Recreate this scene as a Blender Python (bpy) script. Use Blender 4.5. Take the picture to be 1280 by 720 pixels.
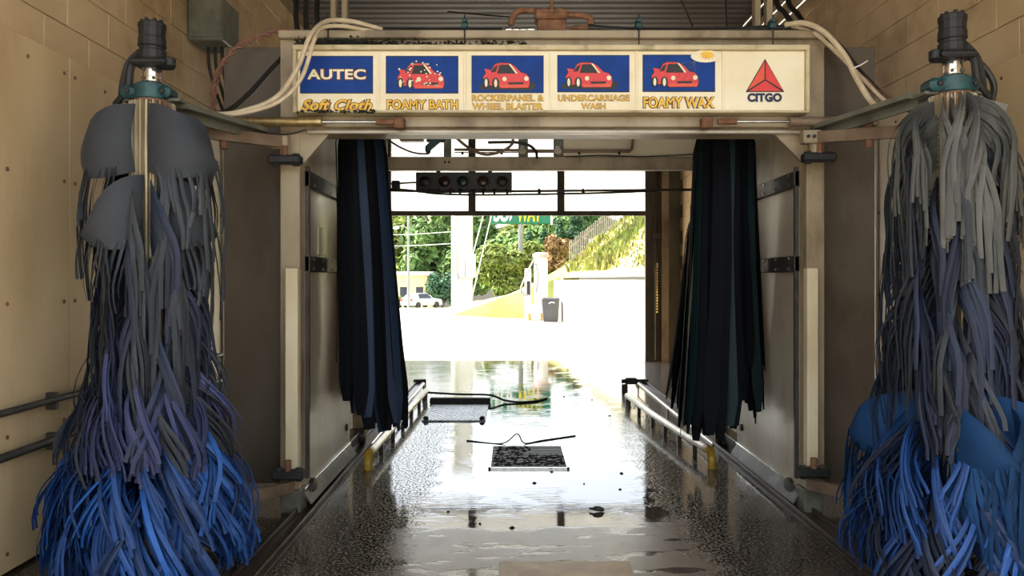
import bpy, math, random
from mathutils import Vector, Matrix, noise
random.seed(7)
R = math.radians
scn = bpy.context.scene
for o in list(bpy.data.objects): bpy.data.objects.remove(o)
col = scn.collection

# ------------------------------------------------------------------ camera, sky, sun, exposure
cam_d = bpy.data.cameras.new('camera'); cam = bpy.data.objects.new('camera', cam_d); col.objects.link(cam)
cam.location = (0, 0, 1.6); cam.rotation_euler = (R(90), 0, 0)
cam_d.sensor_width = 36; cam_d.lens = 1000/1280*36; cam_d.shift_y = -10/1280
cam_d.clip_start = .05; cam_d.clip_end = 400
scn.camera = cam
world = bpy.data.worlds.new('sky'); scn.world = world; world.use_nodes = True
wn = world.node_tree; wn.nodes.clear()
wo = wn.nodes.new('ShaderNodeOutputWorld'); wb = wn.nodes.new('ShaderNodeBackground'); ws = wn.nodes.new('ShaderNodeTexSky')
ws.sky_type = 'NISHITA'; ws.sun_disc = False; ws.sun_elevation = R(52); ws.sun_rotation = R(-70); ws.air_density = 1.3; ws.dust_density = 4.0; ws.ozone_density = .6
whs = wn.nodes.new('ShaderNodeHueSaturation'); whs.inputs['Saturation'].default_value = .45; wn.links.new(ws.outputs[0], whs.inputs['Color']); wn.links.new(whs.outputs[0], wb.inputs[0]); wn.links.new(wb.outputs[0], wo.inputs[0]); wb.inputs[1].default_value = .55
sun_d = bpy.data.lights.new('sun', 'SUN'); sun = bpy.data.objects.new('sun', sun_d); col.objects.link(sun)
sun.rotation_euler = Vector((-.62, .10, .78)).to_track_quat('Z', 'Y').to_euler()
sun_d.energy = 9.0; sun_d.angle = R(.6); sun_d.color = (1, .93, .80)
vs = scn.view_settings; vs.view_transform = 'Standard'; vs.look = 'None'; vs.gamma = 1; vs.use_curve_mapping = False; vs.exposure = 0.6

# ------------------------------------------------------------------ helpers
H = 1.6
def P(px, py, d): return Vector(((px-640)/1000*d, d, H+(350-py)/1000*d))
def X(px, d): return (px-640)/1000*d
def Z(py, d): return H+(350-py)/1000*d
wpos = {}
def W(o): return wpos.get(o.name, Vector((0, 0, 0))) if o else Vector((0, 0, 0))

def tag(o, label=None, cat=None, group=None, kind=None):
    if label: o['label'] = label
    if cat: o['category'] = cat
    if group: o['group'] = group
    if kind: o['kind'] = kind
    return o
def thing(name, loc, label, cat, group=None, kind=None):
    o = bpy.data.objects.new(name, None); col.objects.link(o)
    o.location = loc; o.empty_display_size = .1; wpos[o.name] = Vector(loc)
    return tag(o, label, cat, group, kind)

def smooth_path(pts, n=6):
    pts = [Vector(p) for p in pts]
    if len(pts) < 3: return pts
    out = []; q = [pts[0]*2-pts[1]]+pts+[pts[-1]*2-pts[-2]]
    for i in range(1, len(q)-2):
        a, b, c, d = q[i-1], q[i], q[i+1], q[i+2]
        for k in range(n):
            t = k/n
            out.append(.5*((2*b)+(c-a)*t+(2*a-5*b+4*c-d)*t*t+(3*b-a-3*c+d)*t**3))
    out.append(pts[-1]); return out

class MB:
    def __init__(s): s.v = []; s.f = []; s.t = []; s.tone = None
    def add(s, vs_, fs, tone=0.5):
        b = len(s.v); s.v += [tuple(v) for v in vs_]; s.f += [tuple(b+i for i in f) for f in fs]; s.t += [tone]*len(vs_); return s
    def box(s, a, b, bev=0.0, tone=.5):
        x0, x1 = sorted((a[0], b[0])); y0, y1 = sorted((a[1], b[1])); z0, z1 = sorted((a[2], b[2]))
        bv = min(bev, (x1-x0)*.45, (y1-y0)*.45, (z1-z0)*.45)
        if bv <= 0:
            return s.add([(x0,y0,z0),(x1,y0,z0),(x1,y1,z0),(x0,y1,z0),(x0,y0,z1),(x1,y0,z1),(x1,y1,z1),(x0,y1,z1)],
                  [(0,3,2,1),(4,5,6,7),(0,1,5,4),(1,2,6,5),(2,3,7,6),(3,0,4,7)], tone)
        v = []; idx = {}
        for ix, x in enumerate((x0, x1)):
            for iy, y in enumerate((y0, y1)):
                for iz, z in enumerate((z0, z1)):
                    sx, sy, sz = (1, -1)[ix], (1, -1)[iy], (1, -1)[iz]
                    for ax in range(3):
                        p = [x+sx*bv, y+sy*bv, z+sz*bv]; p[ax] = (x, y, z)[ax]
                        idx[(ix, iy, iz, ax)] = len(v); v.append(p)
        f = []
        def q(ax, val):
            o = [i for i in range(3) if i != ax]; r = []
            for (u, w) in ((0,0),(1,0),(1,1),(0,1)):
                k = [0,0,0]; k[ax] = val; k[o[0]] = u; k[o[1]] = w; r.append(idx[(k[0],k[1],k[2],ax)])
            return r if (val == 1) != (ax == 1) else r[::-1]
        for ax in range(3):
            for val in (0, 1): f.append(q(ax, val))
        for ax in range(3):
            o = [i for i in range(3) if i != ax]
            for u in (0, 1):
                for w in (0, 1):
                    k0 = [0,0,0]; k0[o[0]] = u; k0[o[1]] = w; k1 = list(k0); k1[ax] = 1
                    f.append([idx[(*k0, o[0])], idx[(*k1, o[0])], idx[(*k1, o[1])], idx[(*k0, o[1])]])
        for k in [(a_,b_,c_) for a_ in (0,1) for b_ in (0,1) for c_ in (0,1)]: f.append([idx[(*k, 0)], idx[(*k, 1)], idx[(*k, 2)]])
        return s.add(v, f, tone)
    def tube(s, pts, r, n=8, cap=True, tone=.5, sm=0):
        pts = smooth_path(pts, sm) if sm else [Vector(p) for p in pts]
        rs = r if isinstance(r, (list, tuple)) else [r]*len(pts)
        if len(rs) != len(pts): rs = [rs[0]+(rs[-1]-rs[0])*i/(len(pts)-1) for i in range(len(pts))]
        v = []; f = []; up = None
        for i, p in enumerate(pts):
            t = (pts[min(i+1, len(pts)-1)]-pts[max(i-1, 0)])
            t = t.normalized() if t.length > 1e-9 else Vector((0, 0, 1))
            if up is None:
                up = Vector((0, 0, 1)) if abs(t.z) < .9 else Vector((1, 0, 0))
            a = t.cross(up)
            if a.length < 1e-4: a = t.cross(Vector((.3, 1, 0)))
            a.normalize(); b = a.cross(t).normalized(); up = b
            for k in range(n):
                th = 2*math.pi*k/n; v.append(p+a*math.cos(th)*rs[i]+b*math.sin(th)*rs[i])
        for i in range(len(pts)-1):
            for k in range(n): f.append((i*n+k, i*n+(k+1)%n, (i+1)*n+(k+1)%n, (i+1)*n+k))
        if cap: f.append(tuple(range(n))[::-1]); f.append(tuple((len(pts)-1)*n+k for k in range(n)))
        return s.add(v, f, tone)
    def lathe(s, c, prof, n=20, tone=.5, ax='z'):
        v = []; f = []; m = len(prof)
        for (r, z) in prof:
            for k in range(n):
                th = 2*math.pi*k/n; x, y = r*math.cos(th), r*math.sin(th)
                if ax == 'z': v.append((c[0]+x, c[1]+y, c[2]+z))
                elif ax == 'y': v.append((c[0]+x, c[1]+z, c[2]+y))
                else: v.append((c[0]+z, c[1]+x, c[2]+y))
        for i in range(m-1):
            for k in range(n): f.append((i*n+k, i*n+(k+1)%n, (i+1)*n+(k+1)%n, (i+1)*n+k))
        f.append(tuple(range(n))[::-1]); f.append(tuple((m-1)*n+k for k in range(n)))
        return s.add(v, f, tone)
    def beam(s, a, b, w, h, tone=.5, upv=(0, 0, 1)):
        a = Vector(a); b = Vector(b); t = (b-a).normalized(); u = Vector(upv)
        if abs(t.dot(u)) > .99: u = Vector((0, 1, 0))
        x = t.cross(u).normalized(); z = x.cross(t).normalized(); v = []
        for p in (a, b):
            for (i, j) in ((-1,-1),(1,-1),(1,1),(-1,1)): v.append(p+x*i*w/2+z*j*h/2)
        return s.add(v, [(0,1,2,3),(7,6,5,4),(0,4,5,1),(1,5,6,2),(2,6,7,3),(3,7,4,0)], tone)
    def prism(s, poly, y0, y1, tone=.5):   # poly in (x,z), extruded along y
        n = len(poly); v = [(x, y0, z) for x, z in poly]+[(x, y1, z) for x, z in poly]
        f = [tuple(range(n)), tuple(range(2*n-1, n-1, -1))]+[(i, i+n, (i+1) % n+n, (i+1) % n) for i in range(n)]
        return s.add(v, f, tone)
    def prismx(s, poly, x0, x1, tone=.5):   # poly in (y,z), extruded along x
        n = len(poly); v = [(x0, y, z) for y, z in poly]+[(x1, y, z) for y, z in poly]
        f = [tuple(range(n)), tuple(range(2*n-1, n-1, -1))]+[(i, i+n, (i+1) % n+n, (i+1) % n) for i in range(n)]
        return s.add(v, f, tone)
    def build(s, name, mat, parent=None, smooth=False, base=None):
        xs = [v[0] for v in s.v]; ys = [v[1] for v in s.v]; zs = [v[2] for v in s.v]
        c = Vector(base) if base else Vector(((min(xs)+max(xs))/2, (min(ys)+max(ys))/2, min(zs)))
        me = bpy.data.meshes.new(name); me.from_pydata([(v[0]-c.x, v[1]-c.y, v[2]-c.z) for v in s.v], [], s.f)
        me.materials.append(mat)
        at = me.attributes.new('tone', 'FLOAT', 'POINT'); at.data.foreach_set('value', s.t)
        if smooth:
            me.polygons.foreach_set('use_smooth', [True]*len(me.polygons))
            try: me.set_sharp_from_angle(angle=R(40))
            except Exception: pass
        import bmesh
        bm = bmesh.new(); bm.from_mesh(me); bmesh.ops.recalc_face_normals(bm, faces=bm.faces); bm.to_mesh(me); bm.free()
        o = bpy.data.objects.new(name, me); col.objects.link(o)
        o.parent = parent; o.location = c-W(parent); wpos[o.name] = c
        return o
def inst(name, me, loc, parent=None, rot=(0, 0, 0), scale=None):
    o = bpy.data.objects.new(name, me); col.objects.link(o); o.parent = parent
    o.location = Vector(loc)-W(parent); o.rotation_euler = rot
    if scale: o.scale = scale
    wpos[o.name] = Vector(loc); return o

# ------------------------------------------------------------------ materials
def hx(h): 
    c = [int(h[i:i+2], 16)/255 for i in (0, 2, 4)]
    return tuple(x/12.92 if x <= .04045 else ((x+.055)/1.055)**2.4 for x in c)+(1,)
def mat(name, c1, c2=None, rough=.6, metal=0, ns=4.0, bump=0.0, bs=None, stain=None, st_amt=.5, st_scale=1.5, tone=0, rand=0, spec=.5, stretch=None, sheen=0, transl=0, rough2=None, coat=0):
    m = bpy.data.materials.new(name); m.use_nodes = True; t = m.node_tree; N = t.nodes; L = t.links
    b = N['Principled BSDF']; b.inputs['Roughness'].default_value = rough; b.inputs['Metallic'].default_value = metal
    b.inputs['Specular IOR Level'].default_value = spec; b.inputs['Coat Weight'].default_value = coat
    if sheen: b.inputs['Sheen Weight'].default_value = sheen; b.inputs['Sheen Roughness'].default_value = .4
    c1 = hx(c1); c2 = hx(c2) if c2 else c1
    geo = N.new('ShaderNodeNewGeometry'); vec = geo.outputs['Position']
    if stretch:
        mp = N.new('ShaderNodeMapping'); mp.inputs['Scale'].default_value = stretch; L.new(vec, mp.inputs[0]); vec = mp.outputs[0]
    nz = N.new('ShaderNodeTexNoise'); nz.inputs['Scale'].default_value = ns; nz.inputs['Detail'].default_value = 6; L.new(vec, nz.inputs[0])
    rp = N.new('ShaderNodeMapRange'); rp.inputs[1].default_value = .35; rp.inputs[2].default_value = .65; L.new(nz.outputs[0], rp.inputs[0])
    mx = N.new('ShaderNodeMix'); mx.data_type = 'RGBA'; mx.inputs[6].default_value = c1; mx.inputs[7].default_value = c2
    L.new(rp.outputs[0], mx.inputs[0]); out = mx.outputs[2]
    if stain:
        n2 = N.new('ShaderNodeTexNoise'); n2.inputs['Scale'].default_value = st_scale; n2.inputs['Detail'].default_value = 8; n2.inputs['Roughness'].default_value = .65; L.new(vec, n2.inputs[0])
        r2 = N.new('ShaderNodeMapRange'); r2.inputs[1].default_value = .5; r2.inputs[2].default_value = .72; r2.inputs[4].default_value = st_amt; L.new(n2.outputs[0], r2.inputs[0])
        m2 = N.new('ShaderNodeMix'); m2.data_type = 'RGBA'; m2.inputs[7].default_value = hx(stain); L.new(r2.outputs[0], m2.inputs[0]); L.new(out, m2.inputs[6]); out = m2.outputs[2]
    if tone or rand:
        hsv = N.new('ShaderNodeHueSaturation'); L.new(out, hsv.inputs['Color'])
        if tone:
            a = N.new('ShaderNodeAttribute'); a.attribute_name = 'tone'; src = a.outputs['Fac']; amt = tone
        else:
            a = N.new('ShaderNodeObjectInfo'); src = a.outputs['Random']; amt = rand
        r3 = N.new('ShaderNodeMapRange'); r3.inputs[3].default_value = 1-amt; r3.inputs[4].default_value = 1+amt; L.new(src, r3.inputs[0]); L.new(r3.outputs[0], hsv.inputs['Value']); out = hsv.outputs[0]
    L.new(out, b.inputs['Base Color'])
    if rough2 is not None:
        r4 = N.new('ShaderNodeMapRange'); r4.inputs[3].default_value = rough; r4.inputs[4].default_value = rough2; L.new(rp.outputs[0], r4.inputs[0]); L.new(r4.outputs[0], b.inputs['Roughness'])
    if bump:
        bn = N.new('ShaderNodeTexNoise'); bn.inputs['Scale'].default_value = bs or ns*6; bn.inputs['Detail'].default_value = 5; L.new(geo.outputs['Position'], bn.inputs[0])
        bp = N.new('ShaderNodeBump'); bp.inputs['Strength'].default_value = bump; bp.inputs['Distance'].default_value = .01; L.new(bn.outputs[0], bp.inputs['Height']); L.new(bp.outputs[0], b.inputs['Normal'])
    if transl:
        tr = N.new('ShaderNodeBsdfTranslucent'); L.new(out, tr.inputs[0]); ms = N.new('ShaderNodeMixShader'); ms.inputs[0].default_value = transl
        L.new(b.outputs[0], ms.inputs[1]); L.new(tr.outputs[0], ms.inputs[2]); L.new(ms.outputs[0], N['Material Output'].inputs[0])
    return m
M = {}
M['wall_panel'] = mat('cream_sheet', 'd3b88e', 'c0a376', .42, ns=1.6, stain='85694a', st_amt=.5, st_scale=1.1, bump=.05, bs=6, stretch=(1, 1, .35))
M['block'] = mat('painted_block', 'ccb088', 'b99b72', .6, ns=2, stain='6b4c2e', st_amt=.75, st_scale=.9, bump=.25, bs=60, rand=.03)
M['mortar'] = mat('mortar', '8a7658', '75634a', .9, ns=8)
M['ceiling'] = mat('corrugated_roof', '4c4543', '3f3936', .6, ns=2, stretch=(.4, 2, 1))
M['gantry'] = mat('grimy_cream_metal', 'a39378', '8d7c60', .45, ns=3, stain='54432c', st_amt=.8, st_scale=3.0, bump=.15, bs=20, stretch=(1, 1, .45))
M['gantry_light'] = mat('cream_metal', 'd6c8a8', 'c6b592', .45, ns=2, stain='8c7552', st_amt=.3)
M['brown'] = mat('brown_stained_sheet', '5f5547', '4f4335', .5, ns=1.5, stain='3a2c1e', st_amt=.75, st_scale=2.0, stretch=(1, 1, .5))
M['stainless'] = mat('stained_stainless', 'b9ae9c', 'a59983', .3, .15, ns=1.4, stain='6f675a', st_amt=.5, st_scale=3, stretch=(1, 1, .6), rough2=.42, bump=.08, bs=40)
M['skirt'] = mat('wet_grey_skirt', '414345', '303132', .5, 0, ns=6, stain='a0a4a6', st_amt=.5, st_scale=4)
M['rail_dark'] = mat('dark_steel', '4a4540', '38332f', .45, .4, ns=6)
M['black'] = mat('black_rubber', '1d1c1c', '121212', .6, ns=10, bump=.3, bs=60)
M['blackplastic'] = mat('black_plastic', '17181a', '101012', .45)
M['chrome'] = mat('bright_steel', 'd8d5cc', 'b8b3a8', .18, .95, ns=20)
M['rusty'] = mat('rusty_metal', '8a6246', '6a4530', .75, .2, ns=14, stain='3a2a20', st_amt=.7, st_scale=20, bump=.5, bs=80)
M['brass'] = mat('tarnished_steel', 'b89f6e', '9c8254', .3, .7, ns=20, stain='6a5034', st_amt=.5, st_scale=16)
M['arm'] = mat('arm_metal', '8c7a66', '75614d', .45, .2, ns=6, stain='5f3b28', st_amt=.7, st_scale=5)
M['armgreen'] = mat('green_grey_metal', '6f6f60', '5f5e50', .5, .1, ns=6, stain='4b4a3d', st_amt=.6, st_scale=6)
M['teal'] = mat('teal_paint', '1f4a4c', '17383c', .5, ns=12, stain='1b1d1d', st_amt=.7, st_scale=14)
M['sign_cream'] = mat('sign_cream', 'ece0c0', 'e2d2ac', .35, ns=3, stain='c9ab74', st_amt=.4, st_scale=2.0)
M['sign_frame'] = mat('sign_frame', 'c9b994', 'b7a57e', .45, ns=6, stain='6e6238', st_amt=.7, st_scale=7)
M['blue'] = mat('sign_blue', '0b3b8a', '09347c', .5, spec=.2, ns=6, stain='0f2a55', st_amt=.4, st_scale=8)
M['red'] = mat('sign_red', 'd8322c', 'cc2a26', .4, ns=8)
M['orange'] = mat('sign_orange', 'e0542a', 'd54722', .4, ns=8)
M['yellow'] = mat('sign_yellow', 'e9bd3a', 'd9a42c', .5, ns=30)
M['letterbrown'] = mat('letter_brown', '6a3526', '4a2318', .5, ns=30)
M['ink'] = mat('ink_black', '17140f', '201a14', .5)
M['print_cream'] = mat('print_cream', 'ece3c4', 'e0d4b0', .5, ns=30)
M['navy'] = mat('logo_navy', '1e2350', '191c44', .5)
M['hosebeige'] = mat('beige_hose', 'cdbb9b', 'b7a484', .45, ns=12)
M['hosered'] = mat('braided_hose', '8a5f4e', '5f4438', .7, ns=60)
M['hoseblack'] = mat('black_hose', '2b2927', '1c1b1a', .45, ns=20)
M['tubesteel'] = mat('galvanised_tube', 'b9b7b0', '9c9a92', .3, .7, ns=10)
M['yellowpaint'] = mat('worn_yellow_paint', 'b8952e', '94741e', .4, ns=14, stain='6b5a34', st_amt=.7, st_scale=18)
M['track'] = mat('rusty_track', '4d4035', '37302a', .35, .5, ns=10, stain='6b4426', st_amt=.6, st_scale=5)
M['cloth_slate'] = mat('slate_cloth', '34373b', '2a2d32', .75, ns=3, tone=.4, sheen=.05, bump=.25, bs=120)
M['cloth_grey'] = mat('dusty_grey_cloth', '55544c', '444440', .75, ns=5, tone=.35, sheen=.08, bump=.25, bs=120)
M['cloth_ink'] = mat('inky_blue_cloth', '1b2438', '1c2233', .7, ns=3, tone=.7, sheen=.03, bump=.2, bs=120)
M['cloth_violet'] = mat('dusty_violet_cloth', '2c345c', '3a3d5a', .75, ns=4, tone=.45, sheen=.05, bump=.2, bs=120)
M['cloth_blue'] = mat('bright_blue_cloth', '16427e', '1e5396', .6, ns=3, tone=.6, sheen=.0, bump=.2, bs=120)
M['cloth_blue2'] = mat('deep_blue_cloth', '153564', '1a4076', .6, ns=3, tone=.6, sheen=.0, bump=.2, bs=120)
M['cloth_navy'] = mat('navy_sheet_cloth', '12304e', '183c64', .75, ns=3, tone=.3, spec=.2)
M['cloth_dark'] = mat('wet_black_blue_cloth', '0b0d11', '080a0e', .8, ns=3, tone=.5, spec=.1)
M['cloth_wetblue'] = mat('wet_blue_cloth', '0d1f33', '0b1a2b', .6, ns=3, tone=.4, spec=.25)
M['cloth_teal'] = mat('wet_teal_cloth', '0a2022', '091a1c', .6, ns=3, tone=.4, spec=.25)
M['pane'] = mat('milky_polycarbonate', 'f2f2ee', 'e8e8e2', .5, ns=2, transl=.75)
M['doorframe'] = mat('brown_aluminium', '4e433a', '40372f', .5, .3, ns=5)
M['jamb'] = mat('olive_wall_paint', '6d6650', '5c5644', .7, ns=2, stain='3f3a2c', st_amt=.6, st_scale=2)
M['lamp_red'] = mat('dark_red_lens', '2c100d', '200b08', .3); M['lamp_green'] = mat('dark_green_lens', '0c2522', '091c1a', .3); M['lamp_amber'] = mat('dark_amber_lens', '3a210f', '2e1a0b', .3)
M['grate'] = mat('drain_steel', '3a3835', '2a2826', .4, .6, ns=8)
M['plate'] = mat('wet_tread_plate', '8b8e94', '787b80', .22, .8, ns=6, bump=.6, bs=60)
M['woodplate'] = mat('rusty_tan_plate', '9a7a4c', '7d5c34', .35, ns=6, stain='5c3a1c', st_amt=.7, st_scale=5, bump=.2)
M['apron'] = mat('pale_concrete', 'bdb7aa', 'afa899', .85, ns=.6, bump=.1)
M['retain'] = mat('pale_retaining_wall', 'cfc9ba', 'c0b9a8', .85, ns=1, stain='9b9078', st_amt=.4, st_scale=1)
M['grass'] = mat('dry_grass', '8b8c50', 'a29c6a', .9, ns=.7, stain='4f6a24', st_amt=.7, st_scale=.5, bump=.8, bs=6)
M['leaf'] = mat('green_leaves', '4c6c36', '66823f', .7, ns=.5, tone=.55, transl=.3)
M['leaf2'] = mat('yellow_green_leaves', '6c8038', '848f46', .7, ns=.8, tone=.5, transl=.3)
M['weed'] = mat('weed_leaves', '66732f', '8a8440', .8, ns=.5, tone=.6, transl=.2)
M['leaf3'] = mat('dark_conifer_leaves', '35583c', '446b48', .7, ns=.5, tone=.45, transl=.2)
M['leafred'] = mat('reddish_leaves', '8d6a48', '9a8050', .7, ns=.8, tone=.4, transl=.3)
M['bark'] = mat('bark', '5d4a3a', '46382c', .9, ns=8, bump=.5)
M['white'] = mat('white_paint', 'd9d8d4', 'cccbc6', .5, ns=2)
M['greypole'] = mat('grey_pole', '8f9290', '7f8280', .45, .3)
M['signgreen'] = mat('sign_green', '0e6e52', '0c6249', .4); M['signyellow'] = mat('sign_bright_yellow', 'f2d21c', 'ecc814', .4); M['signwhite'] = mat('sign_white', 'f0f0ee', 'e8e8e4', .4)
M['carpaint'] = mat('white_car_paint', 'c9ccd2', 'c2c5cb', .25, spec=.6, coat=.5); M['carglass'] = mat('car_glass', '26323e', '1e2832', .1); M['taillight'] = mat('tail_light', 'c0281c', 'b02016', .25)
M['pink'] = mat('faded_pink', 'd9a7a5', 'c98f8e', .6); M['bin'] = mat('grey_bin', '3a3d42', '303338', .5)
M['cream_far'] = mat('cream_wall_far', 'd9cf9a', 'cfc48c', .7)
M['rust_fence'] = mat('weathered_fence', 'a59c92', '8c8379', .9, ns=3)

# ---- wet floor
fm = bpy.data.materials.new('wet_concrete'); fm.use_nodes = True; t = fm.node_tree; N = t.nodes; L = t.links; b = N['Principled BSDF']
geo = N.new('ShaderNodeNewGeometry'); sp = N.new('ShaderNodeSeparateXYZ'); L.new(geo.outputs['Position'], sp.inputs[0])
def nz(scale, det=5, st=None):
    n = N.new('ShaderNodeTexNoise'); n.inputs['Scale'].default_value = scale; n.inputs['Detail'].default_value = det
    if st:
        mp = N.new('ShaderNodeMapping'); mp.inputs['Scale'].default_value = st; L.new(geo.outputs['Position'], mp.inputs[0]); L.new(mp.outputs[0], n.inputs[0])
    else: L.new(geo.outputs['Position'], n.inputs[0])
    return n.outputs[0]
def mth(op, a, b_=None):
    n = N.new('ShaderNodeMath'); n.operation = op
    for i, x in enumerate((a, b_)):
        if x is None: continue
        if isinstance(x, (int, float)): n.inputs[i].default_value = x
        else: L.new(x, n.inputs[i])
    return n.outputs[0]
def rng(v, a, b_, c=0, d=1):
    n = N.new('ShaderNodeMapRange'); L.new(v, n.inputs[0]); n.inputs[1].default_value = a; n.inputs[2].default_value = b_; n.inputs[3].default_value = c; n.inputs[4].default_value = d; return n.outputs[0]
n_big = nz(1.2); n_mid = nz(5); n_fine = nz(70, 3); n_grit = nz(55, 3)
ax_ = mth('ABSOLUTE', mth('SUBTRACT', sp.outputs[0], .22))
side = rng(mth('ADD', ax_, mth('MULTIPLY', mth('SUBTRACT', n_mid, .5), .5)), .80, 1.05)         # gritty strips beside the wheel path
yy = mth('ADD', sp.outputs[1], mth('MULTIPLY', mth('SUBTRACT', n_big, .5), 1.1))
dry0 = rng(mth('ADD', yy, mth('MULTIPLY', mth('SUBTRACT', n_mid, .5), .35)), 5.22, 5.12)            # nearer than the puddle edge
dry = mth('MULTIPLY', dry0, mth('SUBTRACT', 1.0, mth('MULTIPLY', side, .85)))
dry = mth('MULTIPLY', dry, mth('SUBTRACT', 1.0, mth('MULTIPLY', rng(nz(4.5, 6, (.6, 1.6, 1)), .56, .60), .8)))
damp = rng(n_mid, .60, .68)
rg = mth('ADD', mth('ADD', mth('MULTIPLY', dry, .26), .025), mth('MULTIPLY', side, .05))
L.new(mth('MINIMUM', mth('ADD', rg, mth('MULTIPLY', damp, .05)), .9), b.inputs['Roughness'])
b.inputs['IOR'].default_value = 1.45; b.inputs['Specular IOR Level'].default_value = 1.0
mx = N.new('ShaderNodeMix'); mx.data_type = 'RGBA'; mx.inputs[6].default_value = hx('5a5248'); mx.inputs[7].default_value = hx('453c32'); L.new(n_mid, mx.inputs[0])
m2 = N.new('ShaderNodeMix'); m2.data_type = 'RGBA'; m2.inputs[7].default_value = hx('7f7262'); L.new(mx.outputs[2], m2.inputs[6]); L.new(mth('MULTIPLY', dry, .85), m2.inputs[0])
m3 = N.new('ShaderNodeMix'); m3.data_type = 'RGBA'; m3.inputs[7].default_value = hx('241c15'); L.new(m2.outputs[2], m3.inputs[6]); L.new(mth('MULTIPLY', side, .85), m3.inputs[0]); L.new(m3.outputs[2], b.inputs['Base Color'])
hgt = mth('ADD', mth('MULTIPLY', mth('MULTIPLY', rng(n_grit, .52, .7), side), 1.1), mth('ADD', mth('MULTIPLY', nz(14, 5, (.35, 2.0, 1)), mth('ADD', .03, mth('MULTIPLY', rng(nz(2.3), .5, .62), .14))), mth('MULTIPLY', n_fine, mth('ADD', .006, mth('MULTIPLY', dry, .12)))))
bp = N.new('ShaderNodeBump'); bp.inputs['Strength'].default_value = .6; bp.inputs['Distance'].default_value = .012; L.new(hgt, bp.inputs['Height']); L.new(bp.outputs[0], b.inputs['Normal'])
M['floor'] = fm

# ------------------------------------------------------------------ structure
XL, XR, Y0, Y1, ZC = -2.74, 3.29, 1.2, 15.7, 5.1
m = MB(); m.box((XL-.25, Y0, -.2), (XR+.25, Y1+.2, 0)); o = m.build('floor', M['floor']); tag(o, 'wet concrete wash bay floor mirroring the bright exit', 'floor', kind='structure')
# corrugated ceiling
m = MB(); v = []; f = []; pitch = .2; n = int((Y1+.2-Y0)/pitch)*4
for i in range(n+1):
    y = Y0+i*pitch/4; z = ZC+(0, .014, .014, 0)[i % 4]
    v += [(XL-.2, y, z), (XR+.2, y, z), (XL-.2, y, z+.02), (XR+.2, y, z+.02)]
for i in range(n):
    a = i*4; f += [(a, a+1, a+5, a+4), (a+2, a+6, a+7, a+3)]
m.add(v, f); o = m.build('ceiling', M['ceiling']); tag(o, 'dark corrugated metal ceiling above the gantry', 'ceiling', kind='structure')
m = MB(); m.box((XL-.3, Y0-.1, ZC+.06), (XR+.3, Y1+.3, ZC+.25)); o = m.build('trim_1', M['ceiling']); tag(o, 'flat roof deck over the wash bay', 'roof', kind='structure')

def wall(name, side, ptop, yend, label):
    x = XL if side < 0 else XR; s = side; BW, BH = .5, .25
    m = MB(); m.box((x+s*.03, Y0, 0), (x+s*.3, Y1+.2, ZC+.05)); root = m.build(name, M['mortar']); tag(root, label, 'wall', kind='structure')
    mb = MB(); mb.box((-.02, -BW/2+.003, -BH/2+.003), (.02, BW/2-.003, BH/2-.003), .004)
    unit = None
    rest = MB(); z0 = 3.06+BH if s > 0 else 3.17
    zs = [z0+BH*k for k in range(-14, 8)]
    for r_, zt in enumerate(zs):
        if zt-BH < -.02 or zt > ZC+.02: continue
        for c in range(0, 30):
            y = Y0+(c+.5)*BW+(BW/2 if r_ % 2 else 0)
            if y+BW/2 > Y1: continue
            near = 4.2 < y < 9.9 and zt > ptop+.02
            far = s > 0 and y > 12.4
            if not near and zt < ptop+.02 and y < yend-.3: continue
            if near or far:
                if unit is None:
                    ob = mb.build('block', M['block'], root, base=(0, 0, 0)); unit = ob.data; ob.location = Vector((x+s*.03, y, zt-BH/2))-W(root)
                else: inst('block', unit, (x+s*.03+random.uniform(-.002, .002), y, zt-BH/2), root)
            else: rest.box((x+s*.01, y-BW/2+.005, zt-BH+.005), (x+s*.05, y+BW/2-.005, zt-.005))
    o = rest.build('block_courses', M['block'], root); tag(o, kind='stuff')
    # sheets
    ys = [Y0, 2.49, 3.71, 4.93, 6.15, yend]
    mb = MB(); mb.lathe((0, 0, 0), [(.011, 0), (.013, .004), (.006, .009)], 8, ax='x'); sc = None
    for a, b_ in zip(ys, ys[1:]):
        m = MB(); m.box((x-s*.012, a+.004, .02), (x+s*.012, b_-.004, ptop), .003); pn = m.build('wall_panel', M['wall_panel'], root)
        if a < 3.6: continue
        for zz in (ptop-.11, 2.2, 1.47, .75, .12):
            step = 4 if zz > ptop-.2 else 3
            for k in range(step):
                y = a+.06+(b_-a-.12)*k/(step-1)
                if sc is None: ob = mb.build('screw', M['rusty'], pn, base=(0, 0, 0)); sc = ob.data; ob.location = Vector((x-s*.012, y, zz))-W(pn)
                else: ob = inst('screw', sc, (x-s*.012, y, zz), pn)
                ob.rotation_euler = (0, 0, math.pi if s > 0 else 0)
    m = MB(); m.box((x-s*.03, yend-.03, .02), (x+s*.03, yend+.03, ptop)); m.build('edge_strip', M['stainless'], root)
    return root
wl = wall('wall_left', -1, 2.97, 7.55, 'left wall of cream sheets below painted block courses')
wr = wall('wall_right', 1, 3.06, 7.2, 'right wall of cream sheets below painted block courses')
# end wall around the exit
DL, DR, DZ = -2.4, 2.64, 4.5
m = MB(); m.box((XL-.2, Y1, 0), (DL-.05, Y1+.2, ZC+.05)); m.box((DR+.05, Y1, 0), (XR+.2, Y1+.2, ZC+.05)); m.box((DL-.05, Y1, DZ+.05), (DR+.05, Y1+.2, ZC+.05))
wb_ = m.build('wall_back', M['jamb']); tag(wb_, 'olive painted end wall around the bright exit opening', 'wall', kind='structure')
m = MB(); m.box((DR+.28, Y1-.09, 0), (DR+.42, Y1+.01, 5.0)); m.build('pilaster', M['gantry'], wb_)
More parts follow.
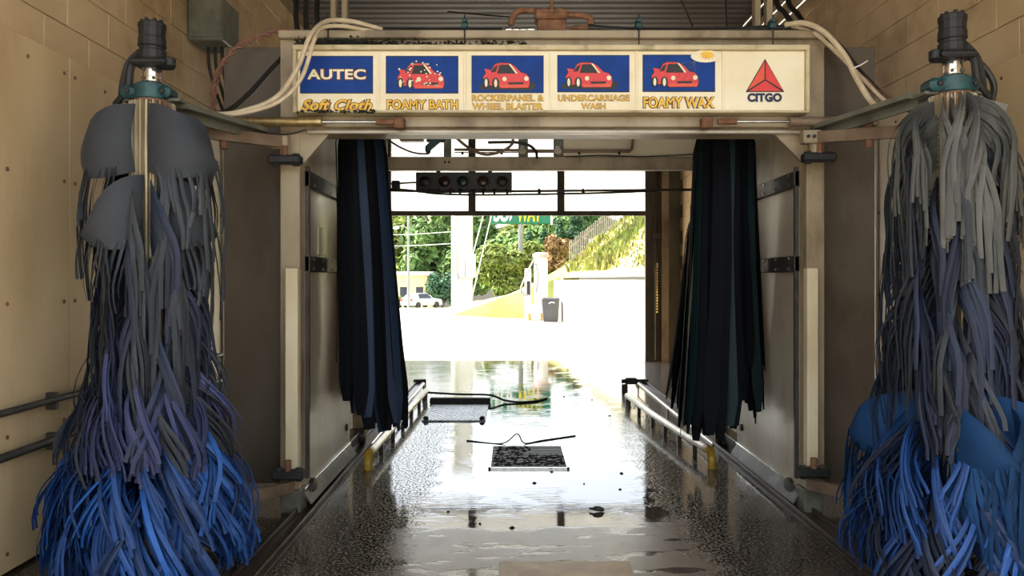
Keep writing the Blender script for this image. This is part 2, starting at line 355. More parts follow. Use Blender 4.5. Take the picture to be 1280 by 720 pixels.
# exit door: half-raised sectional door of milky panes
m = MB(); m.box((DL-.05, Y1-.06, 0), (DL+.03, Y1+.05, DZ)); m.box((DR-.03, Y1-.06, 0), (DR+.08, Y1+.05, DZ)); m.box((DL, Y1-.06, DZ-.03), (DR, Y1+.05, DZ+.06))
door = m.build('door_1', M['doorframe'], base=(.1, Y1, 0)); tag(door, 'raised sectional exit door with milky corrugated panes', 'door', kind='structure')
for (za, zb) in ((2.86, 2.95), (3.74, 3.82)):
    m = MB(); m.box((DL, Y1-.03, za), (DR, Y1+.02, zb), .004); m.build('door_rail', M['doorframe'], door)
mull = [DL, X(590, Y1), X(701, Y1), DR]
for x in mull[1:3]:
    for (za, zb) in ((2.95, 3.74), (3.82, 4.47)):
        m = MB(); m.box((x-.07, Y1-.03, za), (x+.07, Y1+.02, zb), .004); m.build('mullion', M['doorframe'], door)
for i in range(3):
    for (za, zb) in ((2.95, 3.74), (3.82, 4.47)):
        m = MB(); n = int((zb-za)/.02); v = []; xa, xb = mull[i]+.02, mull[i+1]-.02
        for k in range(n+1):
            z = za+(zb-za)*k/n; dy = .006 if k % 2 else -.006; v += [(xa, Y1+dy, z), (xb, Y1+dy, z)]
        m.add(v, [(2*k, 2*k+1, 2*k+3, 2*k+2) for k in range(n)]); m.build('pane', M['pane'], door)
for xx in (DR+.16, DR+.21):
    m = MB(); m.tube([(xx, Y1-.1, .05), (xx, Y1-.1, 4.4)], .018, 6); m.build('track', M['doorframe'], door)
m = MB(); m.box((DR+.11, Y1-.16, 4.25), (DR+.26, Y1-.02, 4.45)); m.box((DR+.11, Y1-.16, 2.4), (DR+.26, Y1-.02, 2.5)); m.build('track_bracket', M['doorframe'], door)
m = MB()
for k in range(18): m.lathe((DR+.185, Y1-.16, .95+k*.055), [(.008, 0), (.018, .012), (.018, .03), (.008, .042)], 6)
m.build('pull_chain', M['yellowpaint'], door)

# ------------------------------------------------------------------ outside
def gz(x, y): return -.01 if y < 46 else -.01-(y-46)*.035
m = MB(); xs = [-80, -30, -10, 0, 10, 30, 80]; ys = [-40, 0, 16, 30, 46, 60, 80, 120]
v = [(x, y, gz(x, y)) for y in ys for x in xs]; w = len(xs)
m.add(v, [(j*w+i, j*w+i+1, (j+1)*w+i+1, (j+1)*w+i) for j in range(len(ys)-1) for i in range(w-1)])
tag(m.build('ground', M['apron']), 'sun-bleached pale concrete forecourt beyond the exit', 'ground', kind='structure')
def xw(y): return 3.07-(y-18.4)*.092
m = MB(); v = []; f = []
yl = [16.0+(33-16.0)*i/6 for i in range(7)]
for y in yl: v += [(xw(y), y, -.05), (xw(y)+.25, y, -.05), (xw(y)+.25, y, 1.6), (xw(y), y, 1.6)]
for i in range(6):
    for k in range(4): f.append((i*4+k, i*4+(k+1) % 4, i*4+4+(k+1) % 4, i*4+4+k))
f += [(0, 1, 2, 3), (24, 25, 26, 27)]
m.add(v, f); tag(m.build('trim_2', M['retain']), 'pale retaining wall holding back the grass bank outside', 'wall', kind='structure')
def lerp(tab, x):
    if x <= tab[0][0]: return tab[0][1]
    for (a, b_), (c, d) in zip(tab, tab[1:]):
        if x <= c: return b_+(d-b_)*(x-a)/(c-a)
    return tab[-1][1]
def hill(x, y):
    base = gz(0, y)
    e = 1.5+.85*(x-xw(min(y, 34)))
    if x < xw(min(y, 34))+.2: e = 0
    far = lerp([(-4.2, -.06), (-1.8, .45), (.7, .95), (2.2, 1.5), (6, 4.6), (10, 7.5), (20, 10), (40, 12)], x+(y-45)*-.01)
    if y < 33: return min(max(e, -.3), 9)
    tt = min(1, (y-33)/4.0); tt = tt*tt*(3-2*tt)
    return far*tt+(min(e, 9) if x > xw(33)+.2 else -.06)*(1-tt)+(base if x < -1 else base*.3)*tt
m = MB(); v = []; f = []; nx, ny = 60, 44
for j in range(ny+1):
    y = 16+ (j/ny)**1.3*64
    for i in range(nx+1):
        x0_ = (xw(y)+.22) if y < 33 else max(-5, xw(33)+.22-(y-33)*3.2)
        x = x0_+(i/nx)**1.6*(34-x0_); z = hill(x, y) + (.12*noise.noise(Vector((x*1.2, y*1.2, 0))) if y > 16 and i > 1 else 0); v.append((x, y, z))
m.add(v, [(j*(nx+1)+i, j*(nx+1)+i+1, (j+1)*(nx+1)+i+1, (j+1)*(nx+1)+i) for j in range(ny) for i in range(nx)])
tag(m.build('grass_bank', M['grass'], smooth=True), 'sunlit yellow-green grass bank rising behind the pale wall', 'bank', kind='structure')

def foliage(center, rad, n, size, seed, flat=1.0):
    rnd = random.Random(seed); m = MB(); cx, cy, cz = center
    blobs = [(0, 0, 0, .62)]+[(rnd.uniform(-.6, .6), rnd.uniform(-.6, .6), rnd.uniform(-.6, .6), rnd.uniform(.3, .5)) for _ in range(9)]
    for k in range(n):
        bx_, by_, bz_, br = blobs[rnd.randrange(len(blobs))]
        d = Vector((rnd.gauss(0, 1), rnd.gauss(0, 1), rnd.gauss(0, 1))).normalized(); q = br*rnd.uniform(.6, 1.05)
        p = Vector((cx+(bx_+d.x*q)*rad[0], cy+(by_+d.y*q)*rad[1], cz+(bz_+d.z*q)*rad[2]))
        nrm = (d+Vector((rnd.uniform(-.6, .6), rnd.uniform(-.6, .6), rnd.uniform(-.1, .9)))).normalized()
        a = nrm.orthogonal().normalized(); a.rotate(Matrix.Rotation(rnd.uniform(0, 6.28), 3, nrm)); c = nrm.cross(a); s = size*rnd.uniform(.5, 1.2)
        m.add([p-a*s, p-c*s*.45+nrm*s*.1, p+a*s, p+c*s*.45+nrm*s*.1], [(0, 1, 2, 3)], rnd.random())
    core = MB()
    return m
def tree(name, x, y, h, r, mt, label, cat, group, seed, conic=False, n=3600, size=.6):
    z = hill(x, y)-.1 if x > -4 else gz(x, y)
    root = thing(name, (x, y, z), label, cat, group)
    m = MB(); m.tube([(x, y, z-.1), (x+.1, y, z+h*.3), (x-.1, y, z+h*.75)], [.22, .18, .07], 7); m.build('trunk', M['bark'], root)
    if conic:
        rnd = random.Random(seed); mm = MB()
        for k in range(n):
            tt = rnd.random()**.7; zz = z+h*(1-tt*.93); rr = r*tt*rnd.uniform(.5, 1)*(1+.15*math.sin(zz*5)); th = rnd.uniform(0, 6.28)
            p = Vector((x+rr*math.cos(th), y+rr*math.sin(th), zz)); d = Vector((math.cos(th), math.sin(th), -.4)); a = Vector((-math.sin(th), math.cos(th), rnd.uniform(-.4, .4))); s = size*rnd.uniform(.5, 1.1)
            mm.add([p-a*s*.4, p+d*s, p+a*s*.4, p+Vector((0, 0, s*.3))], [(0, 1, 2, 3)], rnd.random())
        mm.build('foliage', mt, root)
    else: foliage((x, y, z+h*.58), (r, r, h*.5), n, size, seed).build('foliage', mt, root)
    return root
tl = [(-15.0, 100, 12.5, 4.2), (-12.6, 106, 13.5, 4.6), (-9.8, 97, 11.5, 3.6), (-7.4, 103, 12.5, 4.2), (-5.0, 96, 11.5, 3.8), (-1.6, 92, 8.6, 4.0), (1.6, 95, 8.2, 4.2), (5.0, 92, 7.4, 3.8), (9.0, 96, 6.5, 4.3), (-18.5, 106, 13, 4.4)]
tlab = ['leafy tree at far left behind the brush', 'tall leafy tree behind the cream building', 'leafy tree behind the street light pole', 'leafy tree directly behind the white pillar', 'leafy tree behind the guy wires', 'tall tree left of the green sign', 'tall tree straight behind the green sign pole', 'tall tree right of the green sign', 'tall tree at the top of the grass bank', 'outermost leafy tree at the far left']
for i, (x, y, h, r) in enumerate(tl): tree('leafy_tree', x, y, h, r, M['leaf'] if i % 3 else M['leaf2'], tlab[i], 'tree', 'leafy trees beyond the forecourt', 30+i)
for i, px in enumerate((662, 680, 700, 722)):
    tree('young_conifer', X(px, 62), 62+i*.4, 4.6-.2*i if i < 3 else 4.2, 1.15, M['leaf3'], ('dark green conifer nearest the green sign pole', 'second dark green conifer right of the sign pole', 'third dark green conifer right of the sign pole', 'dark green conifer closest to the bank fence')[i], 'tree', 'young conifers in a row behind the hedge', 60+i, True, 1300, .35)
def shrub(px, y, w, h, mt, label, seed, n=1800, size=.16, cat='shrub', yr=1.2):
    x = X(px, y); z = (hill(x, y) if x > -4 else gz(x, y))-.05
    root = thing('shrub', (x, y, z), label, cat)
    m = MB()
    for k in range(5): m.tube([(x, y, z), (x+math.cos(k*1.3)*w*.25, y+math.sin(k*1.3)*.3, z+h*.5)], [.04, .015], 5)
    m.build('stem', M['bark'], root); foliage((x, y, z+h*.5), (w/2, yr, h*.52), n, size, seed).build('foliage', mt, root)
shrub(630, 50, 5.0, 3.2, M['leaf2'], 'large rounded yellow-green bush left of the sign pole', 3, 8000, .22)
shrub(680, 54, 4.6, 3.0, M['leaf2'], 'wide yellow-green bush behind the vacuum station', 4, 5600, .22)
shrub(697, 50, 2.1, 2.5, M['leafred'], 'small reddish bush at the foot of the grass bank', 5, 2000, .2)
shrub(553, 90, 3.9, 4.6, M['leaf3'], 'blue-green bush left of the white pillar', 6, 2600, .25)
shrub(512, 84, 1.4, 1.3, M['leaf2'], 'small round green shrub in front of the cream building', 8, 900, .18)
shrub(497, 84, 1.9, 1.6, M['leaf2'], 'small green shrub next to the dark brush edge', 9, 800, .18)
# weeds on the bank
m = MB(); rnd = random.Random(5)
for k in range(15000):
    y = rnd.uniform(20, 50); x = (xw(min(y, 33))+.5)+abs(rnd.gauss(0, 4)) if y < 38 else rnd.uniform(.5, 12)
    z = hill(x, y); s = rnd.uniform(.05, .19)*(1.6 if noise.noise(Vector((x*.5, y*.3, 2))) > .1 else .6); a = rnd.uniform(0, 3.14); dx, dy = math.cos(a)*s*.3, math.sin(a)*s*.3; lx, ly = rnd.uniform(-.5, .5)*s, rnd.uniform(-.5, .5)*s
    m.add([(x-dx, y-dy, z-.03), (x+dx, y+dy, z-.03), (x+lx+dx*.4, y+ly, z+s*1.3), (x+lx-dx, y+ly, z+s)], [(0, 1, 2, 3)], rnd.random())
tag(m.build('weeds', M['weed']), 'tangled weeds and tall grass growing over the sunlit bank', 'weeds', kind='stuff')
# fence up the bank
fr = thing('bank_fence', (3.2, 37, hill(3.2, 37)), 'weathered slatted fence climbing the grass bank', 'fence')
fp = [P(712+ (772-712)*k/26, 326-(326-268)*k/26, 41) for k in range(27)]
for k, p in enumerate(fp):
    z = hill(p.x, p.y); hgt = 1.35+.1*random.random()
    m = MB(); m.box((p.x-.024, p.y-.02, z-.1), (p.x+.024, p.y+.02, z+hgt)); m.build('slat', M['rust_fence'], fr)
m = MB()
for k in range(26):
    for q in (.4, 1.1):
        a, b_ = fp[k], fp[k+1]; m.beam((a.x, a.y+.04, hill(a.x, a.y)+q), (b_.x, b_.y+.04, hill(b_.x, b_.y)+q), .04, .06)
m.build('rail', M['rust_fence'], fr)
# white pillar
d = 46; r0 = thing('white_pillar', (X(577, d), d, 0), 'thick white sign pillar standing on the forecourt', 'pillar')
xa, xb = X(564, d), X(590, d)
m = MB(); m.box((xa, d, -.02), (xb, d+1.1, 9.5), .03); m.build('shaft', M['white'], r0)
m = MB(); m.tube([(xa+.2, d-.12, 9), (xa+.2, d-.12, 2.0), (xa+.35, d-.12, 1.55), (xa+.6, d-.12, 1.6)], .12, 8); m.build('conduit', M['white'], r0)
m = MB(); m.box((xb-.35, d-.2, 1.75), (xb+.22, d-.0, 3.1), .02); m.box((xb-.75, d-.12, 1.7), (xb-.4, d, 2.9), .02); m.build('meter_box', M['white'], r0)
# green sign
d = 50; r0 = thing('roadside_sign', (X(651, d), d, hill(.5, d)), 'green roadside sign on a grey pole, its top hidden by the door', 'sign')
m = MB(); m.box((X(612, d), d-.2, Z(280, d)), (X(690, d), d+.2, Z(280, d)+1.75), .03); cab = m.build('cabinet', M['signgreen'], r0)
m = MB(); m.tube([(X(651, d), d, .3), (X(651, d), d, Z(279, d))], .16, 12); m.build('pole', M['greypole'], r0)
def textmesh(txt, name, mt, parent, x0, x1, z0, z1, y, offset=0, extrude=.002, shear=0, spacing=1.0, bevel=0):
    cu = bpy.data.curves.new(name, 'FONT'); cu.body = txt; cu.extrude = extrude; cu.offset = offset; cu.shear = shear; cu.space_character = spacing; cu.bevel_depth = bevel; cu.bevel_resolution = 2
    ob = bpy.data.objects.new(name, cu); col.objects.link(ob); dg = bpy.context.evaluated_depsgraph_get(); dg.update()
    me = bpy.data.meshes.new_from_object(ob.evaluated_get(dg)); bpy.data.objects.remove(ob)
    xs_ = [v.co.x for v in me.vertices]; ys_ = [v.co.y for v in me.vertices]
    sx = (x1-x0)/(max(xs_)-min(xs_)); sy = (z1-z0)/(max(ys_)-min(ys_)); mx_, my_ = min(xs_), min(ys_)
    c = Vector(((x0+x1)/2, y, z0))
    for v in me.vertices:
        X_, Y_, Z_ = v.co; v.co = ((X_-mx_)*sx+x0-c.x, -Z_*(.02 if bevel else 1), (Y_-my_)*sy)
    me.materials.clear(); me.materials.append(mt); me.name = name
    o = bpy.data.objects.new(name, me); col.objects.link(o); o.parent = parent; o.location = c-W(parent); wpos[o.name] = c; return o
zb = Z(277.5, d)
textmesh('SUB', 'lettering', M['signwhite'], cab, X(617, d), X(646, d), zb, zb+1.15, d-.22, .03, .01, .15)
textmesh('WAY', 'lettering', M['signyellow'], cab, X(647, d), X(678, d), zb, zb+1.15, d-.22, .03, .01, .15)
m = MB(); m.box((X(688, d), d-.22, Z(281, d)), (X(690.5, d), d+.22, Z(281, d)+1.78)); m.build('cabinet_edge', M['signwhite'], r0)
# vacuum station
d = 32; r0 = thing('vacuum_station', (X(670, d), d, 0), 'white forecourt vacuum canister with grey hose by the bin', 'vacuum')
xc = X(676, d)
m = MB(); m.lathe((xc, d, .62), [(.2, 0), (.28, .12), (.28, 1.85), (.24, 1.9)], 20); m.build('canister', M['white'], r0, True)
m = MB(); m.lathe((xc, d, 2.5), [(.31, 0), (.33, .03), (.33, .14), (.2, .2)], 20); m.build('dome', M['pink'], r0, True)
m = MB(); m.box((X(656, d), d-.15, .0), (X(664, d), d+.15, 2.05), .02); m.build('coin_post', M['white'], r0)
m = MB(); m.box((X(658.5, d), d-.2, 1.0), (X(662.5, d), d-.14, 1.55)); m.build('coin_panel', M['ink'], r0)
m = MB(); m.box((xc-.5, d-.25, 0), (xc+.25, d+.25, .62), .02); m.build('plinth', M['white'], r0)
m = MB(); m.box((X(660, d), d-.32, .0), (X(663, d), d-.26, .28)); m.box((X(675.5, d), d-.32, 0), (X(678, d), d-.26, .28)); m.build('guard_post', M['yellowpaint'], r0)
m = MB(); m.tube([(xc-.25, d-.3, 2.2), (xc-.3, d-.35, 2.35), (xc-.42, d-.3, 2.15), (xc-.72, d-.3, 1.5), (xc-.8, d-.3, 1.2), (xc-.7, d-.28, 1.02), (xc-.5, d-.22, 1.0)], .04, 7, sm=5); m.tube([(xc-.2, d-.3, 2.25), (xc-.12, d-.32, 1.7), (xc-.2, d-.3, 1.1)], .035, 7, sm=5); m.build('hose', M['greypole'], r0, True)
d = 30.8; xc = X(688, d); r0 = thing('litter_bin', (xc, d, 0), 'dark grey litter bin at the end of the pale wall', 'bin')
m = MB(); m.add([(xc-.27, d-.27, .0), (xc+.27, d-.27, 0), (xc+.27, d+.27, 0), (xc-.27, d+.27, 0), (xc-.33, d-.33, .82), (xc+.33, d-.33, .82), (xc+.33, d+.33, .82), (xc-.33, d+.33, .82)], [(0,3,2,1),(4,5,6,7),(0,1,5,4),(1,2,6,5),(2,3,7,6),(3,0,4,7)]); m.build('body', M['bin'], r0)
m = MB(); m.box((xc-.35, d-.35, .8), (xc+.35, d+.35, .92), .04); m.build('lid', M['bin'], r0)
m = MB(); m.tube([(xc-.08, d-.34, .7), (xc+.02, d-.36, .76), (xc+.14, d-.34, .73)], .02, 6); m.build('handle', M['white'], r0)
# street light pole, wires
d = 72; x = X(510.5, d); r0 = thing('street_light', (x, d, gz(x, d)), 'thin grey street light pole among the left trees', 'street light')
m = MB(); m.tube([(x, d, gz(x, d)), (x, d, 9.5)], [.13, .08], 8); m.build('pole', M['greypole'], r0)
m = MB(); m.tube([(x, d, 6.2), (x-.5, d, 6.5), (x-1.0, d, 6.4)], .05, 6); m.build('arm', M['greypole'], r0)
m = MB(); m.lathe((x-1.1, d, 6.15), [(.05, 0), (.28, .08), (.25, .22), (.05, .3)], 10); m.build('lamp_head', M['white'], r0)
for i, (ya, yb) in enumerate(((292, 289), (306, 304))):
    m = MB(); m.tube([P(428, ya, 70), P(500, ya+1.5, 70), P(574, yb, 70)], .03, 5, sm=4); tag(m.build('power_line', M['white']), ('upper power line crossing the trees left of the pillar', 'lower power line crossing the trees left of the pillar')[i], 'cable')
for i, px in enumerate((428, 574)):
    m = MB(); p = P(px, 350, 70); m.tube([(p.x, 70, gz(0, 70)), (p.x, 70, 7.2)], [.15, .11], 8); tag(m.build('utility_pole', M['bark']), ('wooden utility pole at far left holding the power lines', 'wooden utility pole behind the white pillar')[i], 'pole')
for i, (a, b_) in enumerate((((606, 262), (588, 330)), ((616, 262), (589, 376)))):
    m = MB(); d = 45.2; p0 = P(a[0], a[1], d+.5); p1 = P(b_[0], b_[1], d)
    if i: p1.z = max(0, p1.z)
    m.tube([p0, p1], .035, 5); tag(m.build('guy_wire', M['white']), ('short pale guy wire just right of the white pillar', 'long pale guy wire slanting down from the green sign')[i], 'cable')
# cream building low
d = 91; r0 = thing('low_building', (X(508, d), d, gz(0, d)), 'low cream building in front of the left trees', 'building')
m = MB(); m.box((X(440, d), d, gz(0, d)), (X(541, d), d+6, Z(344, d)), 0); m.build('wall', M['cream_far'], r0)
m = MB(); m.box((X(438, d), d-.5, Z(344, d)), (X(543, d), d+6.5, Z(339.5, d))); m.build('roof', M['white'], r0)
for px in (500, 520):
    m = MB(); m.box((X(px, d), d-.03, gz(0, d)+1), (X(px+9, d), d+.02, gz(0, d)+2.4)); m.build('window', M['carglass'], r0)
# parked car (rear three-quarter)
d = 78; z = gz(0, d)+.0; x = X(527, d); r0 = thing('car', (x, d, z), 'white hatchback parked tail towards the exit', 'car')
ca = Matrix.Rotation(R(-38), 3, 'Z')
def cp(u, v_, w_): 
    q = ca @ Vector((v_, u, 0)); return Vector((x+q.x, d+q.y, z+w_))
sec = [(-2.0, .35, .8, .6), (-2.05, .95, .82, .62), (-1.75, 1.02, .8, .6), (-1.25, 1.42, .62, .5), (.1, 1.46, .62, .5), (.75, 1.0, .8, .6), (1.9, .82, .78, .5), (2.05, .55, .7, .5)]
m = MB(); v = []
for (u, h_, hw, _) in sec: v += [cp(u, -.82, .3), cp(u, -.84, min(h_, .85)), cp(u, -hw, h_), cp(u, hw, h_), cp(u, .84, min(h_, .85)), cp(u, .82, .3)]
f = []
for i in range(len(sec)-1):
    for k in range(6): f.append((i*6+k, i*6+(k+1) % 6, i*6+6+(k+1) % 6, i*6+6+k))
f += [tuple(range(6)), tuple(range((len(sec)-1)*6, len(sec)*6))]
m.add(v, f); m.build('body', M['carpaint'], r0, True)
def cq(name, pts, mt): 
    a = [cp(*p) for p in pts]; nn = (a[1]-a[0]).cross(a[2]-a[0]).normalized()*.03
    c = sum(a, Vector())/len(a); nn = nn if nn.dot(c-Vector((x, d, z+.8))) > 0 else -nn
    m = MB(); n_ = len(a); m.add([p+nn for p in a]+[p-nn for p in a], [tuple(range(n_)), tuple(range(n_, 2*n_))]+[(i, (i+1) % n_, n_+(i+1) % n_, n_+i) for i in range(n_)]); return m.build(name, mt, r0)
cq('rear_window', [(-1.72, -.66, 1.07), (-1.72, .66, 1.07), (-1.3, .56, 1.38), (-1.3, -.56, 1.38)], M['carglass'])
cq('side_window', [(-1.1, .8, .95), (.6, .8, .95), (.1, .66, 1.4), (-1.1, .66, 1.4)], M['carglass']); cq('side_window', [(-1.1, -.8, .95), (.6, -.8, .95), (.1, -.66, 1.4), (-1.1, -.66, 1.4)], M['carglass'])
for s in (-1, 1): cq('tail_light', [(-2.06, s*.8, .72), (-2.06, s*.55, .72), (-2.06, s*.55, .94), (-2.06, s*.8, .94)], M['taillight'])
for u in (-1.3, 1.25):
    for s in (-1, 1):
        m = MB(); m.tube([cp(u, s*.68, .32), cp(u, s*.88, .32)], .32, 16); m.build('wheel', M['blackplastic'], r0)

# ------------------------------------------------------------------ gantry
g = thing('wash_gantry', (.28, 6.7, 0), 'wide cream metal car wash gantry straddling the bay', 'gantry')
D = 5.5
def gp(name, mt, *boxes, bev=.006):
    m = MB()
    for a, b_ in boxes: m.box(a, b_, bev)
    return m.build(name, mt, g)
LX0, LX1, RX0, RX1 = -1.595, -1.46, 2.025, 2.15
hd = gp('header_beam', M['gantry'], ((LX0, D, 2.62), (RX1, D+.3, 3.305)))
gp('header_ledge', M['gantry'], ((LX0, D-.05, 3.25), (RX1, D, 3.305)))
gp('header_lip', M['stainless'], ((X(385, D), D-.04, 2.60), (X(1000, D), D, 2.625)))
gp('lower_strip', M['gantry'], ((X(405, D), D-.06, 2.64), (X(985, D), D, 2.715)))
for (a, b_) in ((LX0, LX1), (RX0, RX1)): gp('post', M['gantry'], ((a, D, .16), (b_, D+.14, 2.62)))
for (pa, pb) in ((357, 373), (1008, 1022)):
    cs = gp('cover_strip', M['gantry_light'], ((X(pa, 5.44), 5.42, Z(587, 5.44)), (X(pb, 5.44), D-.001, Z(335, 5.44))))
for s in (0, 1):
    m = MB()
    m.prism([(LX1, 2.62), (X(413, D), 2.62), (X(380, D), 2.41), (LX1, 2.41)] if not s else [(RX0, 2.62), (X(966, D), 2.62), (X(1004, D), 2.41), (RX0, 2.41)], D+.01, D+.05); m.build('gusset', M['gantry'], g)
for (a, b_) in ((LX0+.01, LX1+.01), (RX0-.02, RX1-.02)): gp('foot_block', M['armgreen'], ((a, D-.02, .0), (b_, D+.16, .16)))
# brown side sheets
for (pa, pb) in ((281, 352), (1026, 1092)):
    gp('side_sheet', M['brown'], ((X(pa, 5.8), 5.78, .13), (X(pb, 5.8), 5.81, Z(60, 5.8))), bev=.003)
# inner side walls
for s, xi in ((1, LX1), (-1, RX0)):
    o_ = xi-s*.02
    gp('lower_panel', M['stainless'], ((o_, D+.14, .13), (xi, 7.2, 1.66)), bev=.003)
    gp('upper_panel', M['stainless'], ((o_, D+.14, 1.77), (xi, 8.0, 2.26)), bev=.003)
    gp('top_plate', M['gantry'], ((o_, D+.14, 2.37), (xi, 8.0, 3.1)), bev=.003)
    for (za, zb_) in ((1.66, 1.77), (2.26, 2.37)):
        rl = gp('side_rail', M['rail_dark'], ((o_-s*.02, D+.14, za), (xi+s*.035, 8.0, zb_)), bev=.004)
        m = MB()
        for k in range(8):
            for zq in (za+.02, zb_-.02): m.lathe((xi+s*.035, 5.75+k*.28, zq), [(.011, 0), (.011, s*.008), (.005, s*.01)], 8, ax='x')
        bo = m.build('bolt_rows', M['chrome'], rl); tag(bo, kind='stuff')
    gp('corner_angle', M['rail_dark'], ((xi, D+.14, .2), (xi+s*.03, D+.17, 2.4)), bev=.003)
    m = MB(); m.add([(xi, D+.1, .13), (xi, 7.2, .13), (xi+s*.06, 7.2, .035), (xi+s*.06, D+.1, .035), (xi-s*.01, D+.1, .12), (xi-s*.01, 7.2, .12), (xi+s*.05, 7.2, .03), (xi+s*.05, D+.1, .03)], [(0,1,2,3),(7,6,5,4),(0,4,5,1),(1,5,6,2),(2,6,7,3),(3,7,4,0)]); m.build('skirt', M['skirt'], g)
    gp('skirt_edge', M['chrome'], ((xi-.0, D+.1, .128), (xi+s*.012, 7.2, .142)), bev=.002)
    gp('rear_post', M['gantry'], ((xi-s*.12, 7.93, .1), (xi+s*.02, 8.07, 3.25)))
    gp('bottom_sill', M['rail_dark'], ((xi-s*.14, D+.16, .04), (xi-s*.01, 8.05, .13)))
    m = MB(); m.lathe((xi-s*.02, D+.3, .085), [(.03, 0), (.08, s*.005), (.08, s*.05), (.03, s*.055)], 16, ax='x'); m.build('wheel', M['rail_dark'], g)
    m = MB(); m.lathe((xi-s*.02, 7.8, .085), [(.03, 0), (.08, s*.005), (.08, s*.05), (.03, s*.055)], 16, ax='x'); m.build('wheel', M['rail_dark'], g)
    m = MB()
    for zq in (.95, .62, .3): m.lathe((xi, 7.05, zq), [(.03, 0), (.03, s*.012), (.012, s*.014)], 12, ax='x')
    m.build('rubber_stud', M['black'], g)
gp('access_flap', M['stainless'], ((LX1, 6.0, 1.79), (LX1+.012, 6.25, 2.0)), bev=.002)
# top side rails, rear crossbeam and its frame
gp('top_side_rail', M['gantry'], ((LX0, D+.3, 3.1), (LX1, 8.07, 3.25)), ((RX0, D+.3, 3.1), (RX1, 8.07, 3.25)))
gp('rear_crossbeam', M['gantry'], ((LX1-.02, 7.94, Z(213, 8)), (RX0+.02, 8.06, Z(197, 8))))
gp('rear_top_beam', M['gantry'], ((LX1-.02, 7.94, 3.18), (RX0+.02, 8.06, 3.28)))
gp('beam_lip', M['stainless'], ((LX1-.02, 7.92, Z(214.5, 8)), (RX0+.02, 7.95, Z(213, 8))), bev=.001)
for (pa, pb) in ((555, 564), (648, 660), (692, 704), (873, 889), (476, 484)):
    gp('rear_upright', M['armgreen'], ((X(pa, 8), 7.96, Z(197, 8)), (X(pb, 8), 8.04, 3.18)))
gp('cream_infill', M['gantry_light'], ((X(704, 8), 7.98, Z(196, 8)), (X(873, 8), 8.01, 3.18)), bev=.002)
m = MB()
for px in (557, 562): m.lathe((X(px, 8), 7.94, Z(204, 8)), [(.014, 0), (.014, -.01), (.006, -.012)], 8, ax='y')
m.build('bolt', M['rail_dark'], g)
m = MB(); m.tube([P(707, 196, 7.9), P(750, 194, 7.9), P(800, 196, 7.9), P(868, 193, 7.9)], .006, 6); m.build('grime_bead', M['black'], g)
# rollers/hinges on posts
def clamp(px, py, d, w, h, label):
    c = P(px, py, d); r = thing('hinge_clamp', (c.x, c.y, c.z-h/2), label, 'hinge', 'pivot clamps on the gantry posts')
    m = MB(); m.box((c.x-w/2, c.y-.05, c.z-h*.35), (c.x+w/2, c.y+.04, c.z+h*.35), .012); m.build('body', M['black'], r)
    for s in (-1, 1):
        m = MB(); m.lathe((c.x+s*w*.32, c.y-.0, c.z-h*.5), [(.02, 0), (.03, .01), (.03, h-.01), (.02, h)], 12); m.build('roller', M['rail_dark'], r, True)
    m = MB(); m.tube([(c.x, c.y-.02, c.z), (c.x, c.y-.02, c.z+h*1.1)], .022, 10); m.build('pin', M['rusty'], r)
clamp(357, 200, 5.4, .22, .085, 'black pivot clamp at the top of the left gantry post')
clamp(1023, 197, 5.4, .22, .085, 'black pivot clamp at the top of the right gantry post')
clamp(361, 593, 5.38, .21, .09, 'black pivot clamp at the foot of the left gantry post')
clamp(1016, 590, 5.38, .21, .09, 'black pivot clamp at the foot of the right gantry post')

# ------------------------------------------------------------------ sign board
ds = 5.34; sx0, sx1, sz0, sz1 = X(366, ds), X(1012, ds), Z(141, ds), Z(56, ds)
sg = thing('sign_board', ((sx0+sx1)/2, ds, sz0), 'long cream wash menu sign with six printed panels', 'sign')
fw = .035
m = MB()
m.box((sx0, ds-.01, sz1-fw), (sx1, D-.05, sz1), .004); m.box((sx0, ds-.01, sz0), (sx1, D-.05, sz0+.014), .004); m.box((sx0, ds-.01, sz0+.014), (sx0+.025, D-.05, sz1-fw), .004); m.box((sx1-.025, ds-.01, sz0+.014), (sx1, D-.05, sz1-fw), .004)
m.build('frame', M['sign_frame'], sg)
pan = [(366, 473), (473, 581), (581, 688), (688, 796), (796, 905), (905, 1012)]
pics = [(375, 465, 70, 115), (482.5, 572, 70, 115), (590, 679, 69.5, 114.5), (697.5, 786.5, 69, 113.5), (804.5, 894, 68.5, 113)]
yf = ds+.02   # face
faces = []
for i, (a, b_) in enumerate(pan):
    m = MB(); xa = max(X(a, ds)+.006, sx0+.026); xb = min(X(b_, ds)-.006, sx1-.026); m.box((xa, yf, sz0+.014), (xb, yf+.03, sz1-fw), .003); fo = m.build('sign_panel', M['sign_cream'], sg); faces.append(fo)
    tag(fo, ('panel with white lettering AUTEC on blue above Soft Cloth', 'panel with foam-dotted red car above FOAMY BATH', 'panel with red car above ROCKERPANEL & WHEEL BLASTER', 'panel with red car above UNDERCARRIAGE WASH', 'panel with red car and small sun above FOAMY WAX', 'cream panel with red triangular logo above CITGO')[i])
for a in (473, 581, 688, 796, 905):
    m = MB(); m.box((X(a, ds)-.008, yf-.006, sz0+.014), (X(a, ds)+.008, yf+.03, sz1-fw), .002); m.build('divider', M['sign_cream'], sg)
yp = yf-.002
def flat(name, polys, mt, parent, lay=0):
    m = MB()
    for pl in polys: m.prism(pl, yp-.0015*lay-.001, yp-.0015*lay+.0005)
    return m.build(name, mt, parent)
def ell(cx, cz, rx, rz, n=16): return [(cx+rx*math.cos(2*math.pi*k/n), cz+rz*math.sin(2*math.pi*k/n)) for k in range(n)]
